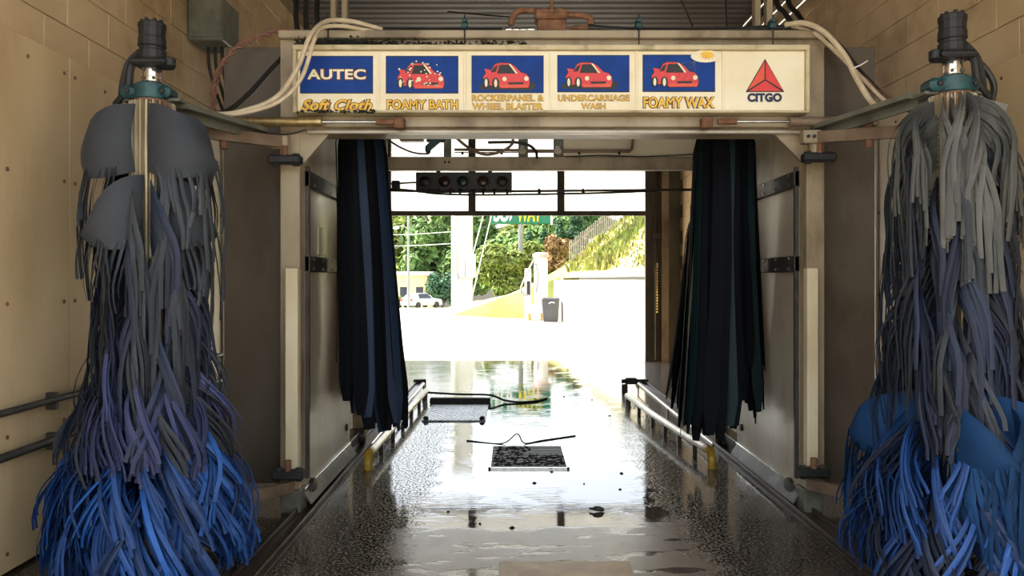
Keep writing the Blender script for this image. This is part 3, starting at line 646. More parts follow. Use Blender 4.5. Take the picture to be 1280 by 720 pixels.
for i, (xa, xb, ya, yb) in enumerate(pics):
    A, B, T, Bt = X(xa, ds), X(xb, ds), Z(ya, ds), Z(yb, ds); Wd, Hd = B-A, T-Bt
    flat('picture_border', [[(A-.004, Bt-.006), (B+.004, Bt-.006), (B+.004, T+.006), (A-.004, T+.006)]], M['ink'], faces[i], 0)
    flat('picture', [[(A, Bt), (B, Bt), (B, T), (A, T)]], M['blue'], faces[i], 1)
    if i == 0: continue
    def q(x_, y_): return (A+(x_-18)/644*Wd, T-(y_-143)/322*Hd)
    dx = {1: 0, 2: 0, 3: -30, 4: -25}[i]
    def Q(l): return [q(x_+dx, y_) for x_, y_ in l]
    def E(cx, cy, rx, ry): return [q(cx+dx+rx*math.cos(2*math.pi*k/16), cy+ry*math.sin(2*math.pi*k/16)) for k in range(16)]
    body = [(128, 410), (120, 330), (145, 292), (128, 258), (178, 264), (192, 275), (222, 222), (255, 206), (350, 206), (402, 232), (460, 290), (508, 302), (536, 335), (540, 390), (528, 428), (275, 430), (255, 400)]
    sh = [(70, 400), (90, 440), (560, 450), (600, 400), (580, 370), (540, 390)] if i in (2, 3) else [(120, 420), (130, 440), (520, 442), (545, 415)]
    if i in (2, 3): flat('car_shadow', [Q(sh)], M['ink'], faces[i], 2)
    cx_, cy_ = 330, 330
    flat('car_outline', [Q([(cx_+(x_-cx_)*1.025, cy_+(y_-cy_)*1.05) for x_, y_ in body])], M['ink'], faces[i], 3)
    flat('car_body', [Q(body)], M['red'], faces[i], 4)
    flat('car_window', [Q([(245, 300), (268, 222), (348, 220), (430, 300)]), Q([(186, 290), (222, 238), (255, 222), (232, 285)]), Q([(345, 378), (485, 376), (480, 396), (350, 398)])], M['ink'], faces[i], 5)
    flat('car_bumper', [Q([(275, 402), (530, 398), (525, 424), (282, 426)])], M['orange'], faces[i], 5)
    flat('car_wheel', [E(146, 382, 30, 46), E(232, 384, 32, 46)], M['ink'], faces[i], 6)
    for nm_, pl_ in (('wheel_hub', E(146, 385, 13, 36)), ('wheel_hub', E(232, 387, 14, 36)), ('headlight', E(312, 350, 20, 21)), ('headlight', E(510, 346, 20, 21)), ('windscreen_pillar', Q([(350, 216), (366, 216), (432, 300), (412, 300)]))):
        flat(nm_, [pl_], M['print_cream'], faces[i], 7)
    if i == 1:
        rnd = random.Random(3); flat('foam_dot', [E(rnd.uniform(140, 520), rnd.uniform(200, 410), rnd.uniform(5, 11), rnd.uniform(4, 9)) for _ in range(34)]+[E(290, 188, 8, 7), E(135, 258, 9, 8)], M['print_cream'], faces[i], 8)
    if i == 4:
        c = (B-.03*1.4, T-.012)
        flat('sun_halo', [ell(c[0]-.02, c[1]+.004, .10, .042, 20)], M['sign_cream'], faces[i], 8)
        flat('sun_burst', [[(c[0]-.01+(.058 if k % 2 else .034)*math.cos(k*math.pi/12), c[1]+.012+(.035 if k % 2 else .02)*math.sin(k*math.pi/12)) for k in range(24)]], M['yellow'], faces[i], 9)
        wbm = MB()
        for k in range(6):
            a0 = (c[0]-.09, c[1]-.03); an = R(190+k*16); wbm.tube([(a0[0], yp-.011, a0[1]), (a0[0]+.17*math.cos(an), yp-.011, a0[1]+.17*math.sin(an))], .0008, 4)
        wbm.build('shine_line', M['greypole'], faces[i])
def y1_big(a, b): return b-a > 9
def word(txt, i, xa, xb, ya, yb, fill, edge, off=.018, shear=0, sp=1.05):
    x0_, x1_, z1_, z0_ = X(xa, ds), X(xb, ds), Z(ya, ds), Z(yb, ds)
    e = (x1_-x0_)/max(3, len(txt))*off*3.2
    textmesh(txt, 'lettering_outline', edge, faces[i], x0_-e, x1_+e, z0_-e, z1_+e, yp-.003, 0, 0, shear, sp, bevel=off*(5.0 if y1_big(ya, yb) else 2.6))
    textmesh(txt, 'lettering', fill, faces[i], x0_+e*.3, x1_-e*.3, z0_+e*.3, z1_-e*.3, yp-.006, 0, .0008, shear, sp, bevel=off*(1.8 if y1_big(ya, yb) else .8))
word('AUTEC', 0, 383, 457, 85.5, 99, M['print_cream'], M['letterbrown'], .018)
word('Soft Cloth', 0, 376, 465, 123.5, 138, M['yellow'], M['letterbrown'], .018, .35)
word('FOAMY BATH', 1, 483, 572.5, 124, 136, M['yellow'], M['letterbrown'])
word('ROCKERPANEL &', 2, 590, 680, 118, 125.5, M['yellow'], M['letterbrown']); word('WHEEL BLASTER', 2, 590, 679, 128.5, 136, M['yellow'], M['letterbrown'])
word('UNDERCARRIAGE', 3, 698, 787, 118, 125.5, M['yellow'], M['letterbrown']); word('WASH', 3, 727, 757, 128.5, 135.5, M['yellow'], M['letterbrown'])
word('FOAMY WAX', 4, 804.5, 894, 120.5, 134.5, M['yellow'], M['letterbrown'])
word('CITGO', 5, 935.5, 978, 116, 126.5, M['navy'], M['navy'], .012, 0, 1.05)
def pz(l): return [(X(a, ds), Z(b_, ds)) for a, b_ in l]
flat('logo_outline', [pz([(957.3, 72.5), (981.5, 114.3), (933, 114.3)])], M['ink'], faces[5], 0)
flat('logo_face', [pz([(956.6, 76), (956.6, 98.5), (936, 111.5)])], M['orange'], faces[5], 1)
flat('logo_face', [pz([(958.2, 76), (979.5, 111.5), (958.2, 98.5)])], M['red'], faces[5], 1)
flat('logo_face', [pz([(957.4, 100), (978, 113.2), (937, 113.2)])], M['red'], faces[5], 1)
# mould crust along the sign's ledge
m = MB(); rnd = random.Random(11)
for k in range(1500):
    px = rnd.gauss(420, 42) if rnd.random() < .75 else rnd.uniform(380, 660)
    if px < 372: continue
    up = rnd.random() < .93; c = (P(px, rnd.uniform(51.5, 57), 5.42) if up else P(rnd.uniform(370, 470), rnd.uniform(138, 142), 5.325))
    c = Vector((c.x, rnd.uniform(5.32, 5.48) if up else 5.322, (sz1+.004+abs(rnd.gauss(0, .016))) if up else c.z)); r_ = rnd.uniform(.005, .02)
    m.add([c+Vector((r_, 0, 0)), c+Vector((-r_*.5, r_, 0)), c+Vector((-r_*.5, -r_, 0)), c+Vector((0, 0, r_*.8))], [(0, 1, 3), (1, 2, 3), (2, 0, 3), (0, 2, 1)])
tag(m.build('mould_crust', mat('black_green_mould', '20221a', '2c2f1e', .95)), 'black-green mould crust growing along the top left of the sign', 'mould', kind='stuff')

# ------------------------------------------------------------------ cloth brushes
def strip(m, pts, wd, w, th, tone):
    """ribbon of rectangular section; pts centre line, wd width directions"""
    v = []; n = len(pts)
    for i in range(n):
        t_ = (pts[min(i+1, n-1)]-pts[max(i-1, 0)]).normalized(); a = wd[i]-t_*wd[i].dot(t_)
        a = a.normalized() if a.length > 1e-5 else t_.orthogonal().normalized(); nn = t_.cross(a)*th/2
        ww = w[i]/2
        v += [pts[i]-a*ww-nn*.6, pts[i]+nn*.6, pts[i]+a*ww-nn*.6, pts[i]-nn*1.0]
    f = []
    for i in range(n-1):
        for k in range(4): f.append((i*4+k, i*4+(k+1) % 4, i*4+4+(k+1) % 4, i*4+4+k))
    f += [(0, 1, 2, 3), ((n-1)*4+3, (n-1)*4+2, (n-1)*4+1, (n-1)*4)]
    m.add(v, f, tone)
def flap(c, a, z0, h, r0, Rm, zE, n, swirl, rnd, mt, parent, seg=12, hang=.7, lenj=.12, ws=1.0, pw=1.3, twist=1.25):
    m = MB(); base = rnd.random()*.5+.25; w0 = h/n; ph = rnd.uniform(0, 6.28)
    for i in range(n):
        fr_ = i/(n-1); zs = z0-fr_*h; Ri = r0+(Rm-r0)*(1-.4*fr_)*rnd.uniform(.95, 1.05); tw_ = twist+rnd.uniform(-.45, .45)
        ze = min(zE+rnd.uniform(-lenj, lenj), zs-.15); sw = rnd.gauss(0, .035); pts = []; wd = []; ws_ = []; dth = swirl+rnd.gauss(0, .05)
        for k in range(seg):
            s = k/(seg-1); u = min(1, s/hang)*math.pi/2
            r = r0+(Ri-r0)*math.sin(u)+.02*math.sin(s*6+ph+i*.5)*s; z = zs-(zs-ze)*s**pw
            th = a+dth*min(1, s/hang)+sw*max(0, s-.4)*1.6
            pts.append(Vector((c[0]+r*math.cos(th), c[1]+r*math.sin(th), max(z, .012))))
            rad = Vector((math.cos(th), math.sin(th), 0)); tan = Vector((-math.sin(th), math.cos(th), 0))
            tw = tw_*min(1, s/.45); up = Vector((0, 0, 1))*math.cos(u)+rad*math.sin(u)
            wd.append(up*math.cos(tw)+tan*math.sin(tw)); ws_.append(w0*ws*(1.1-.25*s))
        strip(m, pts, wd, ws_, .004, min(1, max(0, base+rnd.gauss(0, .2))))
    return m.build('cloth_flap', mt, parent)
def gore(c, a, z0, dr, hh, swirl, ns_, zE, rnd, mt, parent):
    """large rounded sheet that sags from the core, fringe hanging from its lower edge"""
    m = MB(); NU, NV = 9, 7; v = []; x, y = c
    def pt(u, w_):
        r = .12+dr*math.sin(u*1.45); th = a+swirl*u; zt = z0-.02*u-hh*.75*u**2.6; zb_ = z0-hh*(1+.12*math.sin(u*3.1))
        q = w_; return Vector((x+(r+.03*math.sin(q*3.1))*math.cos(th), y+(r+.03*math.sin(q*3.1))*math.sin(th), zt+(zb_-zt)*q))
    for t_ in (0, 1):
        for i in range(NU):
            for j in range(NV):
                p = pt(i/(NU-1), j/(NV-1)); th = a+swirl*i/(NU-1); v.append(p+Vector((math.cos(th), math.sin(th), 0))*(-.005*t_))
    f = []; o = NU*NV
    for i in range(NU-1):
        for j in range(NV-1):
            q = i*NV+j; f += [(q, q+NV, q+NV+1, q+1), (o+q, o+q+1, o+q+NV+1, o+q+NV)]
    for i in range(NU-1): f += [(i*NV, o+i*NV, o+(i+1)*NV, (i+1)*NV), (i*NV+NV-1, (i+1)*NV+NV-1, o+(i+1)*NV+NV-1, o+i*NV+NV-1)]
    for j in range(NV-1): f += [(j, j+1, o+j+1, o+j), ((NU-1)*NV+j, o+(NU-1)*NV+j, o+(NU-1)*NV+j+1, (NU-1)*NV+j+1)]
    m.add(v, f, rnd.uniform(.3, .7)); sheet = m.build('cloth_sheet', mt, parent, True)
    m = MB()
    for k in range(ns_):
        u = .25+.8*k/ns_; p0 = pt(min(u, 1), 1) if u < .9 else pt(1, 1-(u-.9)*3); th = a+swirl*min(u, 1); tan = Vector((-math.sin(th), math.cos(th), 0)); rad = Vector((math.cos(th), math.sin(th), 0)); ze = zE+rnd.uniform(-.18, .18); pts = []; wd = []; tw = rnd.uniform(0, 1.2)
        p0 = p0+Vector((0, 0, .05))
        for i in range(9):
            s = i/8; pts.append(Vector((p0.x, p0.y, p0.z+(ze-p0.z)*s))+rad*(.035*math.sin(s*2.2))+tan*(.02*math.sin(s*4+k)+rnd.gauss(0, .002))); wd.append(tan*math.cos(tw*s)+rad*math.sin(tw*s))
        strip(m, pts, wd, [.026*(1-.25*i/8) for i in range(9)], .004, rnd.random())
    fr = m.build('fringe', mt, sheet); return sheet
def brush_head(c, root, ztop, mirror=1):
    x, y = c
    # slotted aluminium core
    v = []; f = []; n = 88; m = MB()
    for z in (.12, ztop):
        for k in range(n):
            r = .118 if k % 4 < 2 else .09; th = 2*math.pi*k/n; v.append((x+r*math.cos(th), y+r*math.sin(th), z))
    f = [(k, (k+1) % n, n+(k+1) % n, n+k) for k in range(n)]+[tuple(range(n))[::-1], tuple(range(n, 2*n))]
    m.add(v, f); m.build('slotted_core', M['brass'] if False else mat('ribbed_aluminium', 'b0a488', '8a795c', .45, .4, ns=6, stain='7a4a28', st_amt=.8, st_scale=3, stretch=(1, 1, .4)), root)
    m = MB(); m.lathe((x, y, ztop), [(.10, 0), (.10, .012), (.05, .015), (.05, .05)], 20); m.build('shaft_collar', M['rusty'], root, True)
    z = ztop+.02
    m = MB(); m.box((x-.15, y-.07, z), (x+.12, y+.07, z+.07), .02); m.lathe((x, y-.01, z-.01), [(.08, 0), (.09, .01), (.09, .085), (.06, .1)], 20)
    be = m.build('bearing', M['teal'], root, True)
    for s in (-.105, .085):
        m = MB(); m.lathe((x+s, y-.07, z+.035), [(.016, 0), (.016, -.015), (.01, -.018)], 6, ax='y'); m.build('bolt', M['black'], be)
    z += .09
    m = MB(); m.lathe((x, y, z), [(.046, 0), (.05, .005), (.05, .085), (.046, .09)], 24); cp_ = m.build('coupling', M['chrome'], root, True)
    for (dx, dz) in ((-.028, .02), (.03, .02), (-.028, .07), (.03, .07)):
        m = MB(); m.lathe((x+dx, y-.045, z+dz), [(.009, 0), (.009, -.008), (.004, -.01)], 6, ax='y'); m.build('set_screw', M['rail_dark'], cp_)
    z += .09
    m = MB(); m.box((x-.095, y-.08, z), (x+.10, y+.08, z+.035), .012); m.lathe((x+.105*mirror, y-.02, z-.01), [(.01, 0), (.032, .01), (.032, .05), (.012, .06)], 14); m.build('motor_flange', M['black'], root, True)
    z += .035
    pr = [(.068, 0), (.074, .01), (.074, .05), (.066, .055), (.066, .07), (.074, .075), (.072, .12), (.068, .125), (.07, .17), (.073, .175), (.073, .2), (.055, .21)]
    m = MB(); m.lathe((x, y, z), pr, 14)
    for k in range(7): th = k*.9; m.box((x+.05*math.cos(th)-.009, y+.05*math.sin(th)-.009, z+.2), (x+.05*math.cos(th)+.009, y+.05*math.sin(th)+.009, z+.222), .003)
    m.build('motor', M['black'], root)
    m = MB(); s = -mirror
    m.tube([(x+s*.07, y, z+.05), (x+s*.12, y-.02, z-.02), (x+s*.15, y-.02, z-.12), (x+s*.17, y, z-.2)], .017, 8, sm=5); m.tube([(x+s*.06, y, z+.02), (x+s*.10, y-.03, z-.04), (x+s*.12, y-.03, z-.16), (x+s*.2, y, z-.24)], .02, 8, sm=5)
    m.build('motor_cable', M['black'], root, True)
    return z
BL = (-1.97, 4.38); BR = (2.40, 4.36)
rbl = thing('cloth_brush', (BL[0], BL[1], 0), 'tall blue cloth brush by the left wall, its top flaps slate grey', 'brush', 'front side brushes')
brush_head(BL, rbl, 2.565, 1)
rnd = random.Random(21)
def tier(c, root, z0, h, Rm, zE, nf, ns_, mt, swirl=.9, lenj=.1, ws=1.0, hang=.7, pw=1.3, twist=1.25):
    off = rnd.random()
    for k in range(nf):
        a = 2*math.pi*(k+off)/nf+rnd.uniform(-.12, .12); ms = mt[rnd.randrange(len(mt))]
        flap(c, a, z0+rnd.uniform(-.03, .03), h, .115, Rm*rnd.uniform(.92, 1.06), zE, ns_, swirl*rnd.choice((1, 1, -1)), rnd, ms, root, lenj=lenj, ws=ws, hang=hang, pw=pw, twist=twist)
S, I, V, B1, B2, G = M['cloth_slate'], M['cloth_ink'], M['cloth_violet'], M['cloth_blue'], M['cloth_blue2'], M['cloth_grey']
F_ = -math.pi/2
for k, (da, z_, sw_) in enumerate(((-.35, 2.54, -1.25), (.25, 2.54, 1.25), (-1.3, 2.56, -1.2), (1.5, 2.52, 1.1), (3.0, 2.54, 1.2))): gore(BL, F_+da, z_, .23, .36, sw_, 13, 1.78, rnd, S, rbl)
for k, (da, z_, sw_) in enumerate(((.1, 2.16, -1.0), (.6, 2.18, 1.1), (-1.0, 2.14, -1.1), (1.8, 2.15, 1.1))): gore(BL, F_+da, z_, .2, .36, sw_, 12, 1.5, rnd, S, rbl)
tier(BL, rbl, 2.12, .30, .29, 1.40, 10, 11, [S, I], .45, lenj=.2)
tier(BL, rbl, 1.95, .30, .30, 1.15, 11, 11, [I, S], .4, lenj=.25)
tier(BL, rbl, 1.70, .30, .31, .98, 12, 11, [I, I, S], .4, lenj=.2)
tier(BL, rbl, 1.46, .30, .36, .80, 13, 12, [V, I, S], .45, lenj=.15, hang=.9, pw=1.15)
tier(BL, rbl, 1.24, .28, .45, .66, 15, 12, [V, V, I], .5, lenj=.08, hang=.95, pw=1.1)
tier(BL, rbl, 1.12, .28, .47, .62, 15, 12, [V, V, S], .5, lenj=.08, hang=.95, pw=1.1)
tier(BL, rbl, .92, .30, .50, .38, 17, 15, [B1, B1, B2], .5, lenj=.1, ws=1.15, hang=.95, pw=1.1)
tier(BL, rbl, .86, .30, .53, .30, 19, 15, [B1, B2], .5, lenj=.1, ws=1.15, hang=.95, pw=1.1)
tier(BL, rbl, .72, .34, .56, .12, 21, 15, [B2, B1], .5, lenj=.08, ws=1.15, hang=.95, pw=1.1)
tier(BL, rbl, .62, .36, .55, .04, 22, 14, [B2], .5, lenj=.03, ws=1.15, hang=.95, pw=1.1)
rbr = thing('cloth_brush', (BR[0], BR[1], 0), 'tall blue cloth brush by the right wall, its crown dusty grey', 'brush', 'front side brushes')
brush_head(BR, rbr, 2.60, -1)
tier(BR, rbr, 2.585, .16, .33, 1.90, 17, 9, [G], .4, lenj=.18, hang=.6, pw=1.45, ws=1.5)
tier(BR, rbr, 2.46, .26, .33, 1.66, 14, 10, [G, S, S], .45, lenj=.15, hang=.65, pw=1.35, ws=1.1)
tier(BR, rbr, 2.14, .30, .33, 1.32, 12, 11, [I, S], .45, lenj=.2)
tier(BR, rbr, 1.86, .30, .35, 1.05, 13, 11, [I, S], .4, lenj=.2)
tier(BR, rbr, 1.62, .30, .37, .90, 13, 11, [I, I, S], .4, lenj=.2)
tier(BR, rbr, 1.40, .30, .41, .74, 14, 12, [I, I, S], .45, lenj=.15, hang=.9, pw=1.15)
for k, (da, z_, sw_) in enumerate(((-.75, 1.0, .8), (.15, 1.02, .9), (.75, .98, -.8), (-1.5, 1.0, -.8))): gore(BR, F_+da, z_, .40, .34, sw_, 22, .35, rnd, M['cloth_navy'], rbr)
tier(BR, rbr, 1.00, .30, .52, .42, 15, 15, [B2, B2, I], .5, lenj=.1, ws=1.15, hang=.95, pw=1.1)
tier(BR, rbr, .86, .30, .56, .22, 16, 15, [B2, B1, B2], .5, lenj=.1, ws=1.15, hang=.95, pw=1.1)
tier(BR, rbr, .66, .30, .58, .10, 16, 15, [B2, I], .5, lenj=.06, ws=1.15, hang=.95, pw=1.1)
tier(BR, rbr, .60, .34, .57, .04, 20, 14, [B2, I], .5, lenj=.03, ws=1.15, hang=.95, pw=1.1)
# rear curtains of wide strips
def curtain(c, ztop, zb_, Rt, Rb, n, mats, label, seed, shift=(0, 0), w=.095, group='rear wraparound brushes'):
    rn = random.Random(seed); root = thing('wrap_brush', (c[0], c[1], 0), label, 'brush', group)
    m = MB(); m.tube([(c[0], c[1], zb_+.1), (c[0], c[1], ztop+.12)], .05, 12); m.build('shaft', M['rail_dark'], root)
    m = MB(); m.lathe((c[0], c[1], ztop-.05), [(.06, 0), (.12, .02), (.12, .1), (.06, .13)], 16); m.build('hub', M['black'], root)
    for k in range(n):
        th = 2*math.pi*k/n+rn.uniform(-.1, .1); lay = rn.uniform(.72, 1.08); wf = max(0, math.cos(th)*(1 if c[0] > 0 else -1)); ze = zb_+abs(rn.gauss(0, .10))-rn.uniform(0, .06)+(wf**.7)*rn.uniform(.1, .9)*.75; m = MB(); sg_ = 14; pts = []; wd = []; ww = []
        tone = rn.random(); wob = rn.uniform(0, 6.28); tw = rn.uniform(-.5, .5)
        for q_ in range(sg_):
            s = q_/(sg_-1); z = ztop-(ztop-ze)*s; r = (.07+(Rt-.07)*min(1, s*7)**.5+(Rb-Rt)*s**1.5)*lay; t2 = th+.05*math.sin(s*6+wob)
            pts.append(Vector((c[0]+shift[0]*s+r*math.cos(t2), c[1]+shift[1]*s+r*math.sin(t2), max(z, .03)))); wd.append(Vector((-math.sin(t2+tw*s), math.cos(t2+tw*s), 0))); ww.append(w*(.8+.5*s)*(1 if q_ < sg_-1 else .45))
        strip(m, pts, wd, ww, .008, tone); m.build('cloth_strip', mats[rn.randrange(len(mats))], root)
    return root
Dk, Wb, Tl = M['cloth_dark'], M['cloth_wetblue'], M['cloth_teal']
curtain((-1.20, 6.28), 2.98, .47, .19, .27, 54, [Dk, Dk, Wb], 'wet dark blue cloth curtain hanging inside the left of the gantry', 1, (.10, 0))
curtain((1.67, 6.28), 2.98, .42, .22, .32, 58, [Dk, Dk, Dk, Tl], 'black cloth curtain hanging inside the right of the gantry', 2, (-.03, 0))
curtain((-1.30, 7.45), 2.15, .45, .2, .34, 30, [Dk], 'shorter black cloth brush half hidden behind the left curtain', 3, w=.07)
curtain((1.78, 7.45), 2.25, .42, .16, .36, 34, [Dk], 'shorter black cloth brush showing left of the right curtain', 4, w=.06)
# carriers that hold the rear brushes
for i, (x0_, x1_, y_, zt, lab) in enumerate(((LX1, -1.20, 6.28, 3.12, 'dark steel hanger above the left curtain'), (RX0, 1.67, 6.28, 3.12, 'dark steel hanger above the right curtain'), (LX1, -1.30, 7.45, 2.29, 'small bracket carrying the rear left brush'), (RX0, 1.78, 7.45, 2.39, 'small bracket carrying the rear right brush'))):
    m = MB(); xx = x0_-.02 if x0_ < 0 else x0_+.02; m.beam((xx, y_, zt), (x1_+(.05 if x0_ < 0 else -.05), y_, zt), .12, .07); tag(m.build('brush_hanger', M['rail_dark']), lab, 'bracket', 'rear brush hangers')

# ------------------------------------------------------------------ brush arms, cylinders
def arm(side):
    s = side; c = BL if s < 0 else BR; zt = 2.575 if s < 0 else 2.61
    if s < 0:
        r = thing('swing_arm', (-1.55, 5.4, 2.4), 'brown and green-grey swing arm reaching to the left brush', 'arm', 'upper brush arms')
        a0, a1 = P(356, 178, 5.42), P(226, 162, 4.75); b0, b1 = P(322, 163, 5.3), P(218, 133, 4.45)
    else:
        r = thing('swing_arm', (2.1, 5.4, 2.4), 'brown and green-grey swing arm reaching to the right brush', 'arm', 'upper brush arms')
        a0, a1 = P(1018, 172, 5.4), P(1150, 163, 4.75); b0, b1 = P(1026, 160, 5.45), P(1150, 120, 4.5)
    m = MB(); m.beam(a0, a1, .05, .075); m.build('lower_tube', M['arm'], r)
    m = MB(); m.beam(b0, b1, .16, .03); m.beam(b0+Vector((0, 0, -.03)), b1+Vector((0, 0, -.03)), .02, .07); m.build('upper_plate', M['armgreen'], r)
    m = MB(); m.box((c[0]-.16, c[1]-.02, zt-.0), (c[0]+.16, c[1]+.12, zt+.018), .003); m.beam((c[0]-s*.02, c[1]+.06, zt+.005), (b1.x, b1.y, b1.z), .12, .03)
    m.beam((c[0]+s*.28, c[1]+.0, zt-.09), (c[0]+s*.05, c[1]+.08, zt), .12, .05); m.build('bearing_plate', M['armgreen'], r)
    m = MB(); p = a0.lerp(a1, .62 if s < 0 else .55); m.lathe((p.x, p.y, p.z-.09), [(.02, 0), (.025, .005), (.025, .17), (.02, .175)], 10); m.build('pivot_pin', M['rusty'], r)
    m = MB(); m.box((a0.x-.09, a0.y-.05, a0.z-.045), (a0.x+.03, a0.y+.03, a0.z+.045), .006)
    m.build('end_bracket', M['gantry'], r)
    m = MB()
    for dx in (-.06, -.02): m.lathe((a0.x+dx, a0.y-.05, a0.z), [(.012, 0), (.012, -.008), (.005, -.01)], 8, ax='y')
    m.build('bolt', M['black'], r)
    m = MB(); m.lathe((a0.x+.0, a0.y-.0, a0.z-.13), [(.028, 0), (.03, .005), (.03, .09)], 12); m.build('pivot_post', M['gantry'], r)
arm(-1); arm(1)
for s in (-1, 1):
    if s < 0: p0, p1 = P(365, 608, 5.42), P(300, 624, 4.85); lab = 'low cream steel arm from the left post to the left brush'
    else: p0, p1 = P(1012, 605, 5.42), P(1068, 618, 4.85); lab = 'low cream steel arm from the right post to the right brush'
    r = thing('lower_swing_arm', (p0.x, p0.y, p0.z), lab, 'arm', 'lower brush arms'); m = MB(); m.beam(p0, p1, .045, .07); c = BL if s < 0 else BR; m.beam(p1, (c[0], c[1], .16), .045, .06); m.build('tube', M['arm'], r)
    m = MB(); m.lathe((c[0], c[1], .04), [(.05, 0), (.09, .02), (.09, .08), (.05, .1)], 14); m.build('pivot_bearing', M['black'], r)
def cyl(x0, x1, xr, xe, py, label, rusty=False):
    d = 5.38; r = thing('air_cylinder', (X((x0+x1)/2, d), d, Z(py, d)-.04), label, 'cylinder', 'pneumatic cylinders under the sign'); s = 1 if x1 > x0 else -1; z = Z(py, d)
    L_ = abs(X(x1, d)-X(x0, d)); m = MB(); m.lathe((X(x0, d), d, z), [(.028, 0), (.033, s*.004), (.033, s*(L_-.03)), (.036, s*(L_-.028)), (.036, s*(L_-.004)), (.02, s*L_)], 18, ax='x'); m.build('barrel', M['brass'] if not rusty else M['arm'], r, True)
    m = MB(); m.tube([(X(x1, d), d, z), (X(xr, d), d, z)], .009, 10); m.build('rod', M['chrome'], r, True)
    m = MB(); m.tube([(X(xr, d), d, z), (X(xe, d)-s*.05, d, z)], .02, 8); m.box((X(xe, d)-.06, d-.03, z-.045), (X(xe, d)+.01*1, d+.06, z+.03), .008); m.build('clevis', M['rusty'], r)
    m = MB(); a = P(x0, py, d); m.tube([(a.x+s*.02, d+.01, z-.02), (a.x+s*.1, d-.02, z-.07), (a.x+s*.3, d-.02, z-.085), (a.x+s*.42, d, z-.05)], .006, 6, sm=4); m.build('air_line', M['hoseblack'], r, True)
    m = MB(); m.box((X(x0, d)-s*.07, d-.02, z-.03), (X(x0, d)+s*.01, d+.04, z+.03), .006); m.build('rear_mount', M['arm'], r)
cyl(305, 403, 470, 504, 152.5, 'brassy air cylinder below the left end of the sign'); cyl(1084, 986, 921, 888, 152, 'rust-stained air cylinder below the right end of the sign', True)

# ------------------------------------------------------------------ top of gantry
def hose(name, pts, r, mt, label, cat='hose', group=None, n=8, sm=8):
    m = MB(); m.tube(pts, r, n, sm=sm); return tag(m.build(name, M[mt], None, True), label, cat, group)
r = thing('water_manifold', (X(690, 5.6), 5.6, 3.305), 'rusty valve manifold on top of the gantry header', 'manifold')
m = MB(); m.box((X(672, 5.55), 5.56, 3.305), (X(708, 5.55), 5.70, 3.415), .006); m.build('base_block', M['rusty'], r)
m = MB(); m.box((X(669, 5.55), 5.54, 3.415), (X(709, 5.55), 5.71, 3.485), .012); m.build('valve_body', M['rusty'], r)
for k in range(3):
    m = MB(); m.lathe((X(680+k*9.5, 5.55), 5.54, 3.455), [(.022, 0), (.024, -.01), (.012, -.015), (.012, -.03)], 12, ax='y'); m.build('port', M['rusty'], r)
m = MB(); m.lathe((X(690, 5.55), 5.6, 3.485), [(.02, 0), (.022, .03), (.012, .035), (.012, .08), (.02, .085), (.02, .12)], 10); m.build('top_fitting', M['rusty'], r)
for pts_ in ([P(669, 14, 5.6), P(655, 13, 5.6), P(645, 16, 5.6), P(640, 24, 5.6), P(639, 32, 5.6)], [P(709, 18, 5.6), P(725, 19, 5.6), P(737, 23, 5.6), P(739, 31, 5.6)]):
    m = MB(); m.tube(pts_, .022, 8, sm=4); m.build('elbow_pipe', M['rusty'], r, True)
m = MB(); m.lathe((X(632, 5.6), 5.6, Z(37.5, 5.6)), [(.02, 0), (.022, .004), (.022, .04), (.012, .045), (.018, .06), (.018, .09), (.012, .1), (.018, .12), (.018, .15), (.022, .155), (.022, .2)], 12, ax='x'); m.build('hose_coupling', M['chrome'], r, True)
m = MB(); m.lathe((X(711, 5.6), 5.6, Z(35, 5.6)), [(.01, 0), (.012, .03), (.018, .035), (.018, .06), (.024, .065), (.024, .13), (.012, .14)], 12, ax='x'); m.build('hose_coupling', M['rusty'], r, True)
for i, px in enumerate((411, 581, 798, 965)):
    r = thing('hose_clip', (X(px, 5.45), 5.45, 3.2), ('leftmost teal clip with rod on the header', 'second teal clip, above the FOAMY BATH panel edge', 'third teal clip, above the FOAMY WAX panel edge', 'rightmost teal clip above the triangle logo')[i], 'clip', 'teal clips along the header')
    m = MB(); m.box((X(px, 5.45)-.022, 5.42, 3.31), (X(px, 5.45)+.022, 5.5, 3.345), .006); m.box((X(px, 5.45)-.018, 5.42, 3.35), (X(px, 5.45)+.018, 5.5, 3.375), .006); m.build('clamp', M['teal'], r)
    m = MB(); m.tube([(X(px, 5.45), 5.43, 3.19), (X(px, 5.45), 5.43, 3.40)], .005, 6); m.build('rod', M['ink'], r)
hose('header_hose', [P(352, 45, 5.66), P(420, 36, 5.62), P(500, 38, 5.62), P(628, 38, 5.62)], .02, 'hoseblack', 'black hose lying along the header left of the manifold')
hose('header_hose', [P(735, 34, 5.6), P(800, 38, 5.62), P(900, 38, 5.62), P(985, 35, 5.62), P(1040, 50, 5.6), P(1075, 90, 5.5), P(1110, 125, 5.2), P(1140, 138, 4.8)], .02, 'hoseblack', 'black hose from the manifold to the right brush')
hose('beige_hose', [P(478, 37, 5.55), P(440, 27, 5.5), P(408, 27, 5.4), P(388, 45, 5.2), P(372, 85, 5.2), P(345, 122, 5.1), P(300, 140, 5.0), P(262, 144, 4.9)], .017, 'hosebeige', 'outer beige hose arching over the left end of the sign')
hose('beige_hose', [P(470, 40, 5.5), P(430, 33, 5.4), P(403, 35, 5.3), P(392, 52, 5.16), P(378, 95, 5.16), P(352, 125, 5.1), P(310, 140, 5.0), P(268, 145, 4.95)], .014, 'hosebeige', 'inner beige hose hanging beside the AUTEC panel')
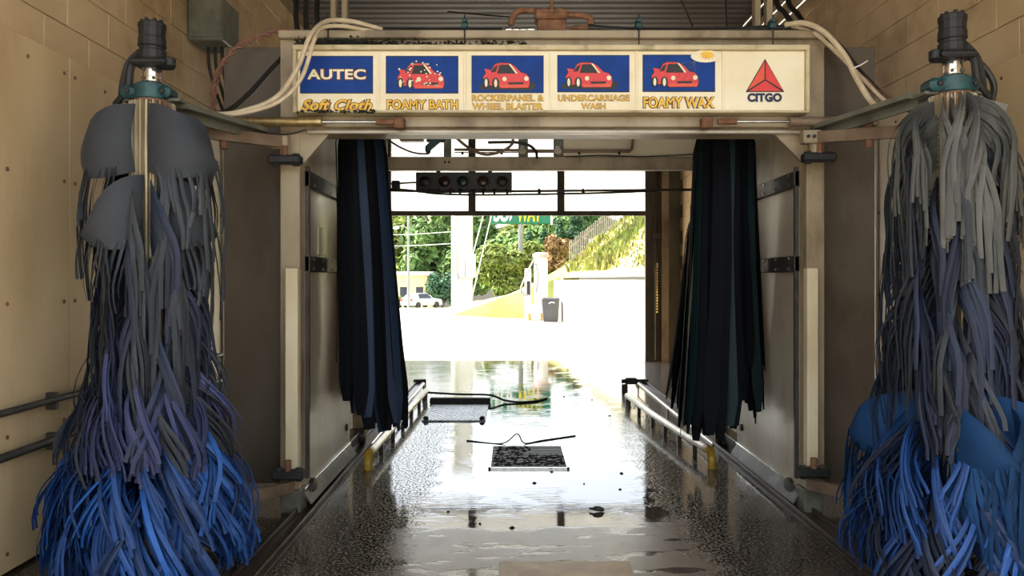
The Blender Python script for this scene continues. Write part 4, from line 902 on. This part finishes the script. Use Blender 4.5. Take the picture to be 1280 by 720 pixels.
hose('beige_hose', [P(982, 31, 5.5), P(1005, 29, 5.4), P(1030, 40, 5.3), P(1055, 68, 5.2), P(1072, 100, 5.1), P(1090, 128, 5.0), P(1112, 142, 4.9)], .018, 'hosebeige', 'thick beige hose curving down to the right brush arm')
hose('beige_hose', [P(990, 33, 5.55), P(1020, 43, 5.45), P(1050, 70, 5.35), P(1080, 100, 5.2), P(1105, 125, 5.05), P(1130, 138, 4.9)], .013, 'hosebeige', 'thin beige hose behind the thick one at right')
hose('black_hose', [P(1000, 30, 5.7), P(1035, 45, 5.65), P(1065, 78, 5.6), P(1095, 115, 5.3), P(1135, 134, 4.9)], .024, 'hosered', 'dark ribbed hose beside the beige hoses at right')
hose('black_hose', [P(1208, 70, 4.40), P(1228, 82, 4.42), P(1242, 105, 4.42), P(1240, 126, 4.45)], .017, 'hoseblack', 'short black hose looping from the right brush motor')
hose('grey_hose', [P(400, 38, 5.6), P(375, 50, 5.7), P(345, 80, 5.55), P(310, 118, 5.3), P(285, 138, 5.1), P(255, 146, 4.9)], .016, 'hoseblack', 'dark hose slanting down across the left brown sheet')
m = MB(); pth = smooth_path([P(378, 42, 5.7), P(350, 38, 5.7), P(322, 47, 5.65), P(296, 60, 5.6), P(276, 85, 5.5), P(268, 115, 5.3), P(268, 145, 5.1)], 10)
for q_ in (0, 1):
    pp = []
    for i, p in enumerate(pth): a = i*.75+q_*math.pi; pp.append(p+Vector((math.cos(a)*.014, 0, math.sin(a)*.014)))
    m.tube(pp, .012, 6)
tag(m.build('twisted_cable', M['hosered'], None, True), 'reddish twisted cable pair looping above the left arm', 'cable')
m = MB(); p = P(1073, 83, 5.15); m.tube([p+Vector((-.05, -.02, -.02)), p+Vector((0, -.03, 0)), p+Vector((.05, -.02, .03))], .005, 6); tag(m.build('cable_tie', M['white']), 'white cable tie around the right beige hoses', 'cable tie')
# vertical pipes and hangers behind the header
for i, (px, w_) in enumerate(((419, 5), (433, 5), (947, 5.5), (962, 5.5))):
    d = 6.3; m = MB(); m.box((X(px-w_, d), d-.04, 3.1), (X(px+w_*.4, d), d+.04, 3.95), .006); m.box((X(px-w_, d)-.02, d-.3, 3.1), (X(px+w_*.4, d)+.02, d+.3, 3.14), .004)
    tag(m.build('hose_mast', M['gantry']), ('left mast of the left pair rising above the gantry', 'right mast of the left pair rising above the gantry', 'left mast of the right pair rising above the gantry', 'right mast of the right pair rising above the gantry')[i], 'post', 'short masts on the gantry roof')
m = MB(); m.box((LX0+.05, 5.95, 3.06), (RX1-.05, 6.65, 3.10), .004); m.build('roof_tray', M['gantry'], g)
for i, px in enumerate((372, 384, 398)):
    hose('drop_hose', [P(px, 42, 6.4), P(px-2, 10, 6.5), P(px+4, -30, 6.8), P(px+26, -80, 7.2), P(px+34, -100, 7.3)], .022, 'hoseblack', ('leftmost black hose dropping from the ceiling at left', 'middle black hose dropping from the ceiling at left', 'rightmost black hose dropping from the ceiling at left')[i], group='black hoses dropping to the gantry')
for i, (zz, xx) in enumerate(((4.95, 3.05), (4.8, 3.14), (4.66, 3.2))):
    m = MB(); m.tube([(xx, 3, zz), (xx, 15.5, zz)], .022, 10); tag(m.build('conduit', M['chrome'], None, True), ('uppermost bright conduit along the right wall top', 'middle bright conduit along the right wall top', 'lowest bright conduit along the right wall top')[i], 'pipe', 'bright conduits at the top of the right wall')
for i, px in enumerate((978, 993)):
    hose('crossing_hose', [P(px-10, -60, 7.2), P(px-8, 0, 7.0), P(px+4, 18, 6.8), P(px+12, 34, 6.5), P(px-6, 44, 6.2)], .024, 'hoseblack', ('left black hose crossing the bright conduits', 'right black hose crossing the bright conduits')[i], group='black hoses crossing the conduits')
for i, (a, b_) in enumerate(((( 838, -30), (866, 34)), ((905, -30), (908, 34)), ((560, 15), (640, 22)))):
    m = MB(); m.tube([P(a[0], a[1], 9.2), P(b_[0], b_[1], 9.9)], .012, 6); tag(m.build('ceiling_rod', M['rail_dark']), ('slanting thin rod below the ceiling right of the manifold', 'upright thin rod below the ceiling near the right masts', 'nearly level thin rod below the ceiling left of the manifold')[i], 'rod')
# electrical box on the left wall
r = thing('junction_box', (XL+.15, 7.0, 3.6), 'grey junction box high on the left wall', 'electrical box')
m = MB(); m.box((XL-.0, 6.75, Z(57, 6.9)), (XL+.30, 7.15, Z(3, 6.9)), .01); m.build('enclosure', M['armgreen'], r)
m = MB(); m.box((XL+.02, 6.74, Z(8, 6.9)), (XL+.29, 6.75, Z(53, 6.9)), .004); m.build('cover', M['armgreen'], r)
for i in range(3):
    hose('box_cable', [(XL+.1+i*.06, 6.95, Z(56, 6.9)), (XL+.12+i*.06, 6.93, Z(85, 6.9)), (XL+.2+i*.05, 6.9, Z(120, 6.9)), (XL+.36+i*.05, 6.6, Z(140, 6.6))], .014, 'hoseblack', ('left black cable below the junction box', 'middle black cable below the junction box', 'right black cable below the junction box')[i], 'cable', 'black cables under the junction box')
# wall rails
for i, (zz, r_) in enumerate(((.89, .02), (.655, .024))):
    m = MB(); m.tube([(XL+.06, 2.2, zz), (XL+.06, 7.4, zz+.02)], r_, 10); root = m.build('wall_pipe', M['rail_dark'], None, True); tag(root, ('upper dark pipe running low along the left wall', 'lower dark pipe running low along the left wall')[i], 'pipe', 'dark pipes on the left wall')
    for y_ in (3.1, 4.7, 6.3):
        m = MB(); m.box((XL+.0, y_-.02, zz-.05), (XL+.07, y_+.02, zz+.05), .004); m.build('clip', M['rail_dark'], root)

# ------------------------------------------------------------------ rear crossbeam equipment
d = 7.98; r = thing('signal_box', (X(580, d), d, Z(240, d)), 'black signal box with five unlit lenses under the crossbeam', 'signal light')
m = MB(); m.box((X(520, d), d-.02, Z(239.5, d)), (X(640, d), d+.13, Z(215.5, d)), .006); m.build('housing', M['blackplastic'], r)
for k, (px, mt) in enumerate(((532, 'ink'), (556, 'lamp_red'), (579, 'lamp_green'), (604, 'lamp_amber'), (628, 'ink'))):
    m = MB(); m.lathe((X(px, d), d-.02, Z(228, d)), [(.07, 0), (.066, -.02), (.05, -.022)], 20, ax='y'); hood = m.build('bezel', M['blackplastic'], r, True)
    m = MB(); m.lathe((X(px, d), d-.042, Z(228, d)), [(.056, 0), (.045, -.012), (.01, -.018)], 20, ax='y'); m.build('lens', M[mt], hood, True)
m = MB(); m.box((X(545, d), d+.02, Z(215.5, d)), (X(550, d), d+.06, Z(213, d))); m.box((X(610, d), d+.02, Z(215.5, d)), (X(615, d), d+.06, Z(213, d))); m.build('bracket', M['rail_dark'], r)
d = 7.88
r = thing('spray_pipe', (X(650, d), d, Z(240, d)), 'double spray pipe crossing below the signal box', 'pipe')
m = MB(); m.tube([P(488, 238, d), P(560, 240, d), P(640, 239, d), P(822, 237.5, d)], .012, 8); m.build('upper_pipe', M['rail_dark'], r)
m = MB(); m.tube([P(488, 236, d-.02), P(515, 238, d-.02), P(550, 242.5, d-.02), P(620, 243.5, d-.02), P(740, 241.5, d-.02), P(822, 238.5, d)], .010, 8, sm=4); m.build('lower_hose', M['hoseblack'], r, True)
for px in (537, 548, 563, 575, 592, 604, 618, 634, 674, 729):
    m = MB(); m.lathe((X(px, d), d, Z(239, d)-.028), [(.008, 0), (.014, .01), (.018, .028), (.014, .045), (.006, .055)], 8); m.build('nozzle', M['blackplastic'], r)
m = MB(); m.box((X(490, d), d-.03, Z(237, d)), (X(500, d), d+.04, Z(226, d)), .008); m.tube([P(484, 230, d), P(520, 228, d)], .01, 6); m.tube([P(484, 238, d), P(500, 236, d)], .018, 6); m.build('junction', M['blackplastic'], r)
m = MB(); m.tube([(X(488, d), d, Z(238, d)), (LX1-.02, d, Z(238, d))], .014, 6); m.tube([(X(822, d), d, Z(237.5, d)), (RX0+.02, d, Z(237, d))], .014, 6); m.build('end_mount', M['rail_dark'], r)
d = 7.85
r = thing('spray_bar', (X(680, d), d, Z(190, d)), 'thin spray bar with nozzles above the rear crossbeam', 'pipe')
m = MB(); m.tube([P(568, 187, d), P(700, 188.5, d), P(788, 188.5, d), P(790, 186, d), P(793, 160, d)], .014, 8); m.tube([P(568, 190.5, d), P(788, 190.5, d)], .006, 6); m.build('bar', M['arm'], r)
for px in (578, 627, 724, 774):
    m = MB(); m.lathe((X(px, d), d, Z(193.5, d)), [(.006, 0), (.013, .008), (.013, .03)], 8); m.build('nozzle', M['black'], r)
for px in (653, 697):
    m = MB(); m.lathe((X(px, d), d-.02, Z(189, d)), [(.035, 0), (.035, .012), (.02, .06)], 12, ax='y'); m.box((X(px, d)-.018, d, Z(189, d)-.02), (X(px, d)+.018, d+.12, Z(189, d)+.05)); m.build('holder', M['stainless'], r)
r = thing('air_valve', P(545, 180, 7.7), 'teal air valve with black hose at the upper left crossbeam', 'valve')
p = P(541, 178, 7.75)
m = MB(); m.beam(p+Vector((-.05, 0, -.06)), p+Vector((.08, 0, .05)), .05, .06); m.box((p.x-.06, p.y-.03, p.z-.0), (p.x+.13, p.y+.03, p.z+.06), .01); m.lathe((p.x-.05, p.y, p.z-.10), [(.015, 0), (.025, .02), (.025, .06)], 8); m.build('valve_body', M['teal'], r)
m = MB(); m.tube([P(484, 174, 7.75), P(500, 184, 7.75), P(518, 191, 7.75), P(535, 192, 7.75), P(538, 186, 7.75)], .01, 6, sm=5); m.build('hose', M['hoseblack'], r, True)
m = MB(); m.tube([P(488, 172, 7.8), P(640, 172, 7.8)], .012, 6); m.box((X(500, 7.8), 7.75, Z(177, 7.8)), (X(530, 7.8), 7.85, Z(169, 7.8)), .01); m.build('feed_pipe', M['arm'], r)
hose('loop_hose', [P(570, 172, 7.7), P(585, 184, 7.7), P(605, 193, 7.7), P(625, 190, 7.7), P(640, 180, 7.7), P(640, 166, 7.7)], .014, 'arm', 'grey-brown hose looping above the signal box')
hose('loop_hose', [P(610, 178, 7.72), P(645, 178, 7.72), P(662, 182, 7.72), P(670, 190, 7.72), P(671, 197, 7.8)], .014, 'hoseblack', 'dark hose bending down to the rear crossbeam')

# ------------------------------------------------------------------ floor equipment
for s, (xa, xb) in ((-1, (-1.475, -1.365)), (1, (1.95, 2.06))):
    r = thing('gantry_track', ((xa+xb)/2, 8, 0), ('long rusty floor track under the left side of the gantry', 'long rusty floor track under the right side of the gantry')[s > 0], 'track', 'gantry floor tracks')
    m = MB(); m.box((xa-.03, 3.2, .0), (xb+.03, 12.3, .008), .001); m.build('base_plate', M['track'], r)
    for xx in (xa, xb):
        m = MB(); m.box((xx-.008, 3.2, .008), (xx+.008, 12.3, .04), .002); m.build('rail', M['track'], r)
    m = MB(); m.box((xa-.04, 12.3, 0), (xb+.04, 12.4, .07), .01); m.build('end_stop', M['rail_dark'], r)
def guide(pts, rad, label, side):
    pts = [Vector(p) for p in pts]; r = thing('wheel_guide', (pts[0].x, pts[0].y, 0), label, 'guide rail', 'tubular wheel guides')
    m = MB(); z = pts[0].z; a = pts[0]; b_ = pts[1]; dr = (b_-a).normalized()
    m.tube([a+dr*.12]+pts[1:]+[pts[-1]+Vector((.02*side, .1, -.04)), pts[-1]+Vector((.03*side, .13, -z))], rad, 12, sm=0); m.build('tube', M['tubesteel'], r, True)
    m = MB(); m.tube([(a.x, a.y, .0), (a.x, a.y, z-.07), a+Vector((0, .01, -.03))+dr*.01, a+dr*.05, a+dr*.14], rad*1.08, 12, sm=4); m.build('elbow', M['yellowpaint'], r, True)
    n = 6
    for k in range(1, n):
        t_ = k/n*(len(pts)-1); i = min(int(t_), len(pts)-2); p = pts[i].lerp(pts[i+1], t_-i); m = MB(); m.box((p.x-.02, p.y-.015, 0), (p.x+.02, p.y+.015, p.z-rad*.5), .003); m.build('leg', M['track'], r)
guide([(-1.215, 6.75, .13), (-1.19, 8.0, .13), (-1.17, 9.3, .13), (-1.14, 10.6, .13)], .036, 'steel tube wheel guide with yellow elbow on the left', -1)
guide([(1.70, 6.8, .14), (1.61, 7.7, .14), (1.53, 8.7, .14), (1.455, 10.1, .14)], .036, 'steel tube wheel guide with yellow elbow on the right', 1)
for s, x_ in ((-1, -1.28), (1, 1.83)):
    m = MB(); m.tube([(x_, 7.3, .1), (x_, 11.6, .1)], .013, 8); m.tube([(x_+.0, 7.3, .0), (x_, 7.3, .1)], .012, 6); m.tube([(x_, 9.4, 0), (x_, 9.4, .1)], .012, 6); m.tube([(x_, 11.6, 0), (x_, 11.6, .1)], .012, 6)
    tag(m.build('floor_pipe', M['chrome'], None, True), ('thin bright pipe between the left guide and track', 'thin bright pipe between the right guide and track')[s > 0], 'pipe', 'thin floor pipes')
d = 11.3; r = thing('floor_sensor', (1.62, d, 0), 'small black floor sensor at the far end of the right track', 'sensor')
m = MB(); m.box((1.55, d-.05, .0), (1.63, d+.05, .13), .01); m.build('bracket', M['rail_dark'], r); m = MB(); m.box((1.6, d-.06, .13), (1.76, d+.06, .22), .01); m.lathe((1.6, d, .17), [(.03, 0), (.03, -.05), (.02, -.055)], 10, ax='x'); m.build('housing', M['blackplastic'], r)
# drain
r = thing('drain_grate', (.14, 7.22, 0), 'rectangular slotted steel drain grate in the middle of the floor', 'drain')
gx0, gx1, gy0, gy1 = -.20, .485, 6.75, 7.66
m = MB(); m.box((gx0, gy0, .0), (gx1, gy0+.02, .016)); m.box((gx0, gy1-.02, .0), (gx1, gy1, .016)); m.box((gx0, gy0, .0), (gx0+.02, gy1, .016)); m.box((gx1-.02, gy0, .0), (gx1, gy1, .016)); m.build('frame', M['chrome'], r)
m = MB(); m.box((gx0+.02, gy0+.02, .001), (gx1-.02, gy1-.02, .003)); m.build('pit_shade', M['ink'], r)  # flat black sheet on the floor, painted shade of the hollow below the bars
bar = None
for k in range(17):
    y_ = gy0+.05+k*.05
    if bar is None: m = MB(); m.box((gx0+.02, -.012, .003), (gx1-.02, .012, .015), .002); ob = m.build('bar', M['grate'], r, base=((gx0+gx1)/2, 0, 0)); bar = ob.data; ob.location = Vector(((gx0+gx1)/2, y_, 0))-W(r)
    else: inst('bar', bar, ((gx0+gx1)/2, y_, 0), r)
m = MB(); rn = random.Random(4)
for k in range(260):
    u = rn.random(); x_ = gx0+.05+rn.random()*.6; y_ = gy0+.1+rn.random()*.75
    if (x_-gx0)/.68 > .55 and (y_-gy0)/.9 > .55: continue
    s_ = rn.uniform(.008, .03); m.add([(x_-s_, y_-s_*.3, .016), (x_+s_, y_-s_*.5, .017), (x_+s_*.7, y_+s_*.5, .016), (x_-s_*.8, y_+s_*.4, .016), (x_, y_, .024)], [(0, 1, 4), (1, 2, 4), (2, 3, 4), (3, 0, 4)])
tag(m.build('wet_debris', M['black']), 'black wet muck caked over the drain grate', 'debris', kind='stuff')
r = thing('cover_plate', (-.65, 9.65, 0), 'square steel tread plate on the floor by the left guide', 'plate')
m = MB(); m.box((-1.02, 9.04, .0), (-.3, 10.2, .015), .003); pl = m.build('plate', M['plate'], r)
m = MB()
for i in range(11):
    for j in range(17):
        x_ = -.99+i*.065+(.03 if j % 2 else 0); y_ = 9.08+j*.065
        m.box((x_-.014, y_-.005, .015), (x_+.014, y_+.005, .018))
tag(m.build('tread', M['plate'], pl), kind='stuff')
for x_ in (-.98, -.34):
    m = MB(); m.lathe((x_, 9.1, .0151), [(.03, 0), (.03, .025), (.015, .035)], 8); m.build('bolt', M['black'], r)
m = MB(); m.box((-1.06, 10.3, 0), (-.28, 10.42, .075), .01); tag(m.build('stop_bar', M['black']), 'black rubber bar across the floor behind the tread plate', 'bar')
hose('floor_hose', [(-1.1, 10.45, .13), (-.7, 10.5, .1), (-.3, 10.5, .09), (-.1, 10.45, .03), (.1, 10.4, .012), (.3, 10.5, .012), (.45, 10.75, .012), (.47, 10.85, .012)], .014, 'hoseblack', 'black hose curving over the floor behind the tread plate')
hose('floor_wire', [(-.45, 7.95, .006), (-.1, 7.8, .006), (.05, 7.9, .08), (.12, 7.8, .01), (.3, 7.95, .006), (.65, 8.2, .006)], .006, 'hoseblack', 'thin black wire lying behind the drain grate', 'wire')
m = MB(); m.box((-.07, 3.9, .0), (.66, 4.52, .012), .002); tag(m.build('floor_plate', M['woodplate']), 'rusty tan steel plate on the floor nearest the camera', 'plate')
# ring scrap and debris
m = MB(); p = Vector((.597, 5.52, .012)); m.tube([p+Vector((.032*math.cos(a), .03*math.sin(a), .012*abs(math.sin(a*.5)))) for a in [k*.5 for k in range(12)]], .010, 6); m.tube([p+Vector((-.03, 0, .006)), p+Vector((-.06, .02, .006))], .008, 5)
tag(m.build('rubber_ring', M['black']), 'small black rubber ring lying alone in the puddle', 'ring')
rn = random.Random(9)
scl = ['black scrap right of the tread plate, far up the floor', 'farthest black scrap, beyond the curved floor hose', 'black scrap farthest right, level with the tread plate', 'black scrap just below the drain grate edge', 'black scrap below and right of the drain grate', 'black scrap below the middle of the drain grate', 'black scrap at the puddle edge, middle of the floor', 'leftmost black scrap, left of the puddle middle', 'upper black scrap right of the drain grate', 'black scrap at the puddle edge, left of the middle', 'black scrap left of the rubber ring', 'lower black scrap right of the drain grate']
spots = [(740, 500), (705, 496), (762, 520), (690, 590), (730, 605), (668, 604), (640, 660), (560, 640), (777, 592), (600, 655), (700, 650), (775, 612)]
for i, (px, py) in enumerate(spots):
    dd = 1.6/((py-350)/1000); x_ = X(px, dd); m = MB(); s_ = rn.uniform(.012, .028)
    pts = [(x_+s_*rn.uniform(.6, 1.2)*math.cos(a), dd+s_*rn.uniform(.6, 1.2)*math.sin(a), .001) for a in [k*1.05 for k in range(6)]]
    m.add(pts+[(x_, dd, .008+s_*.3)], [(k, (k+1) % 6, 6) for k in range(6)]+[(0, 5, 4, 3, 2, 1)]); tag(m.build('floor_scrap', M['black']), scl[i], 'scrap', 'tiny black scraps scattered on the wet floor')
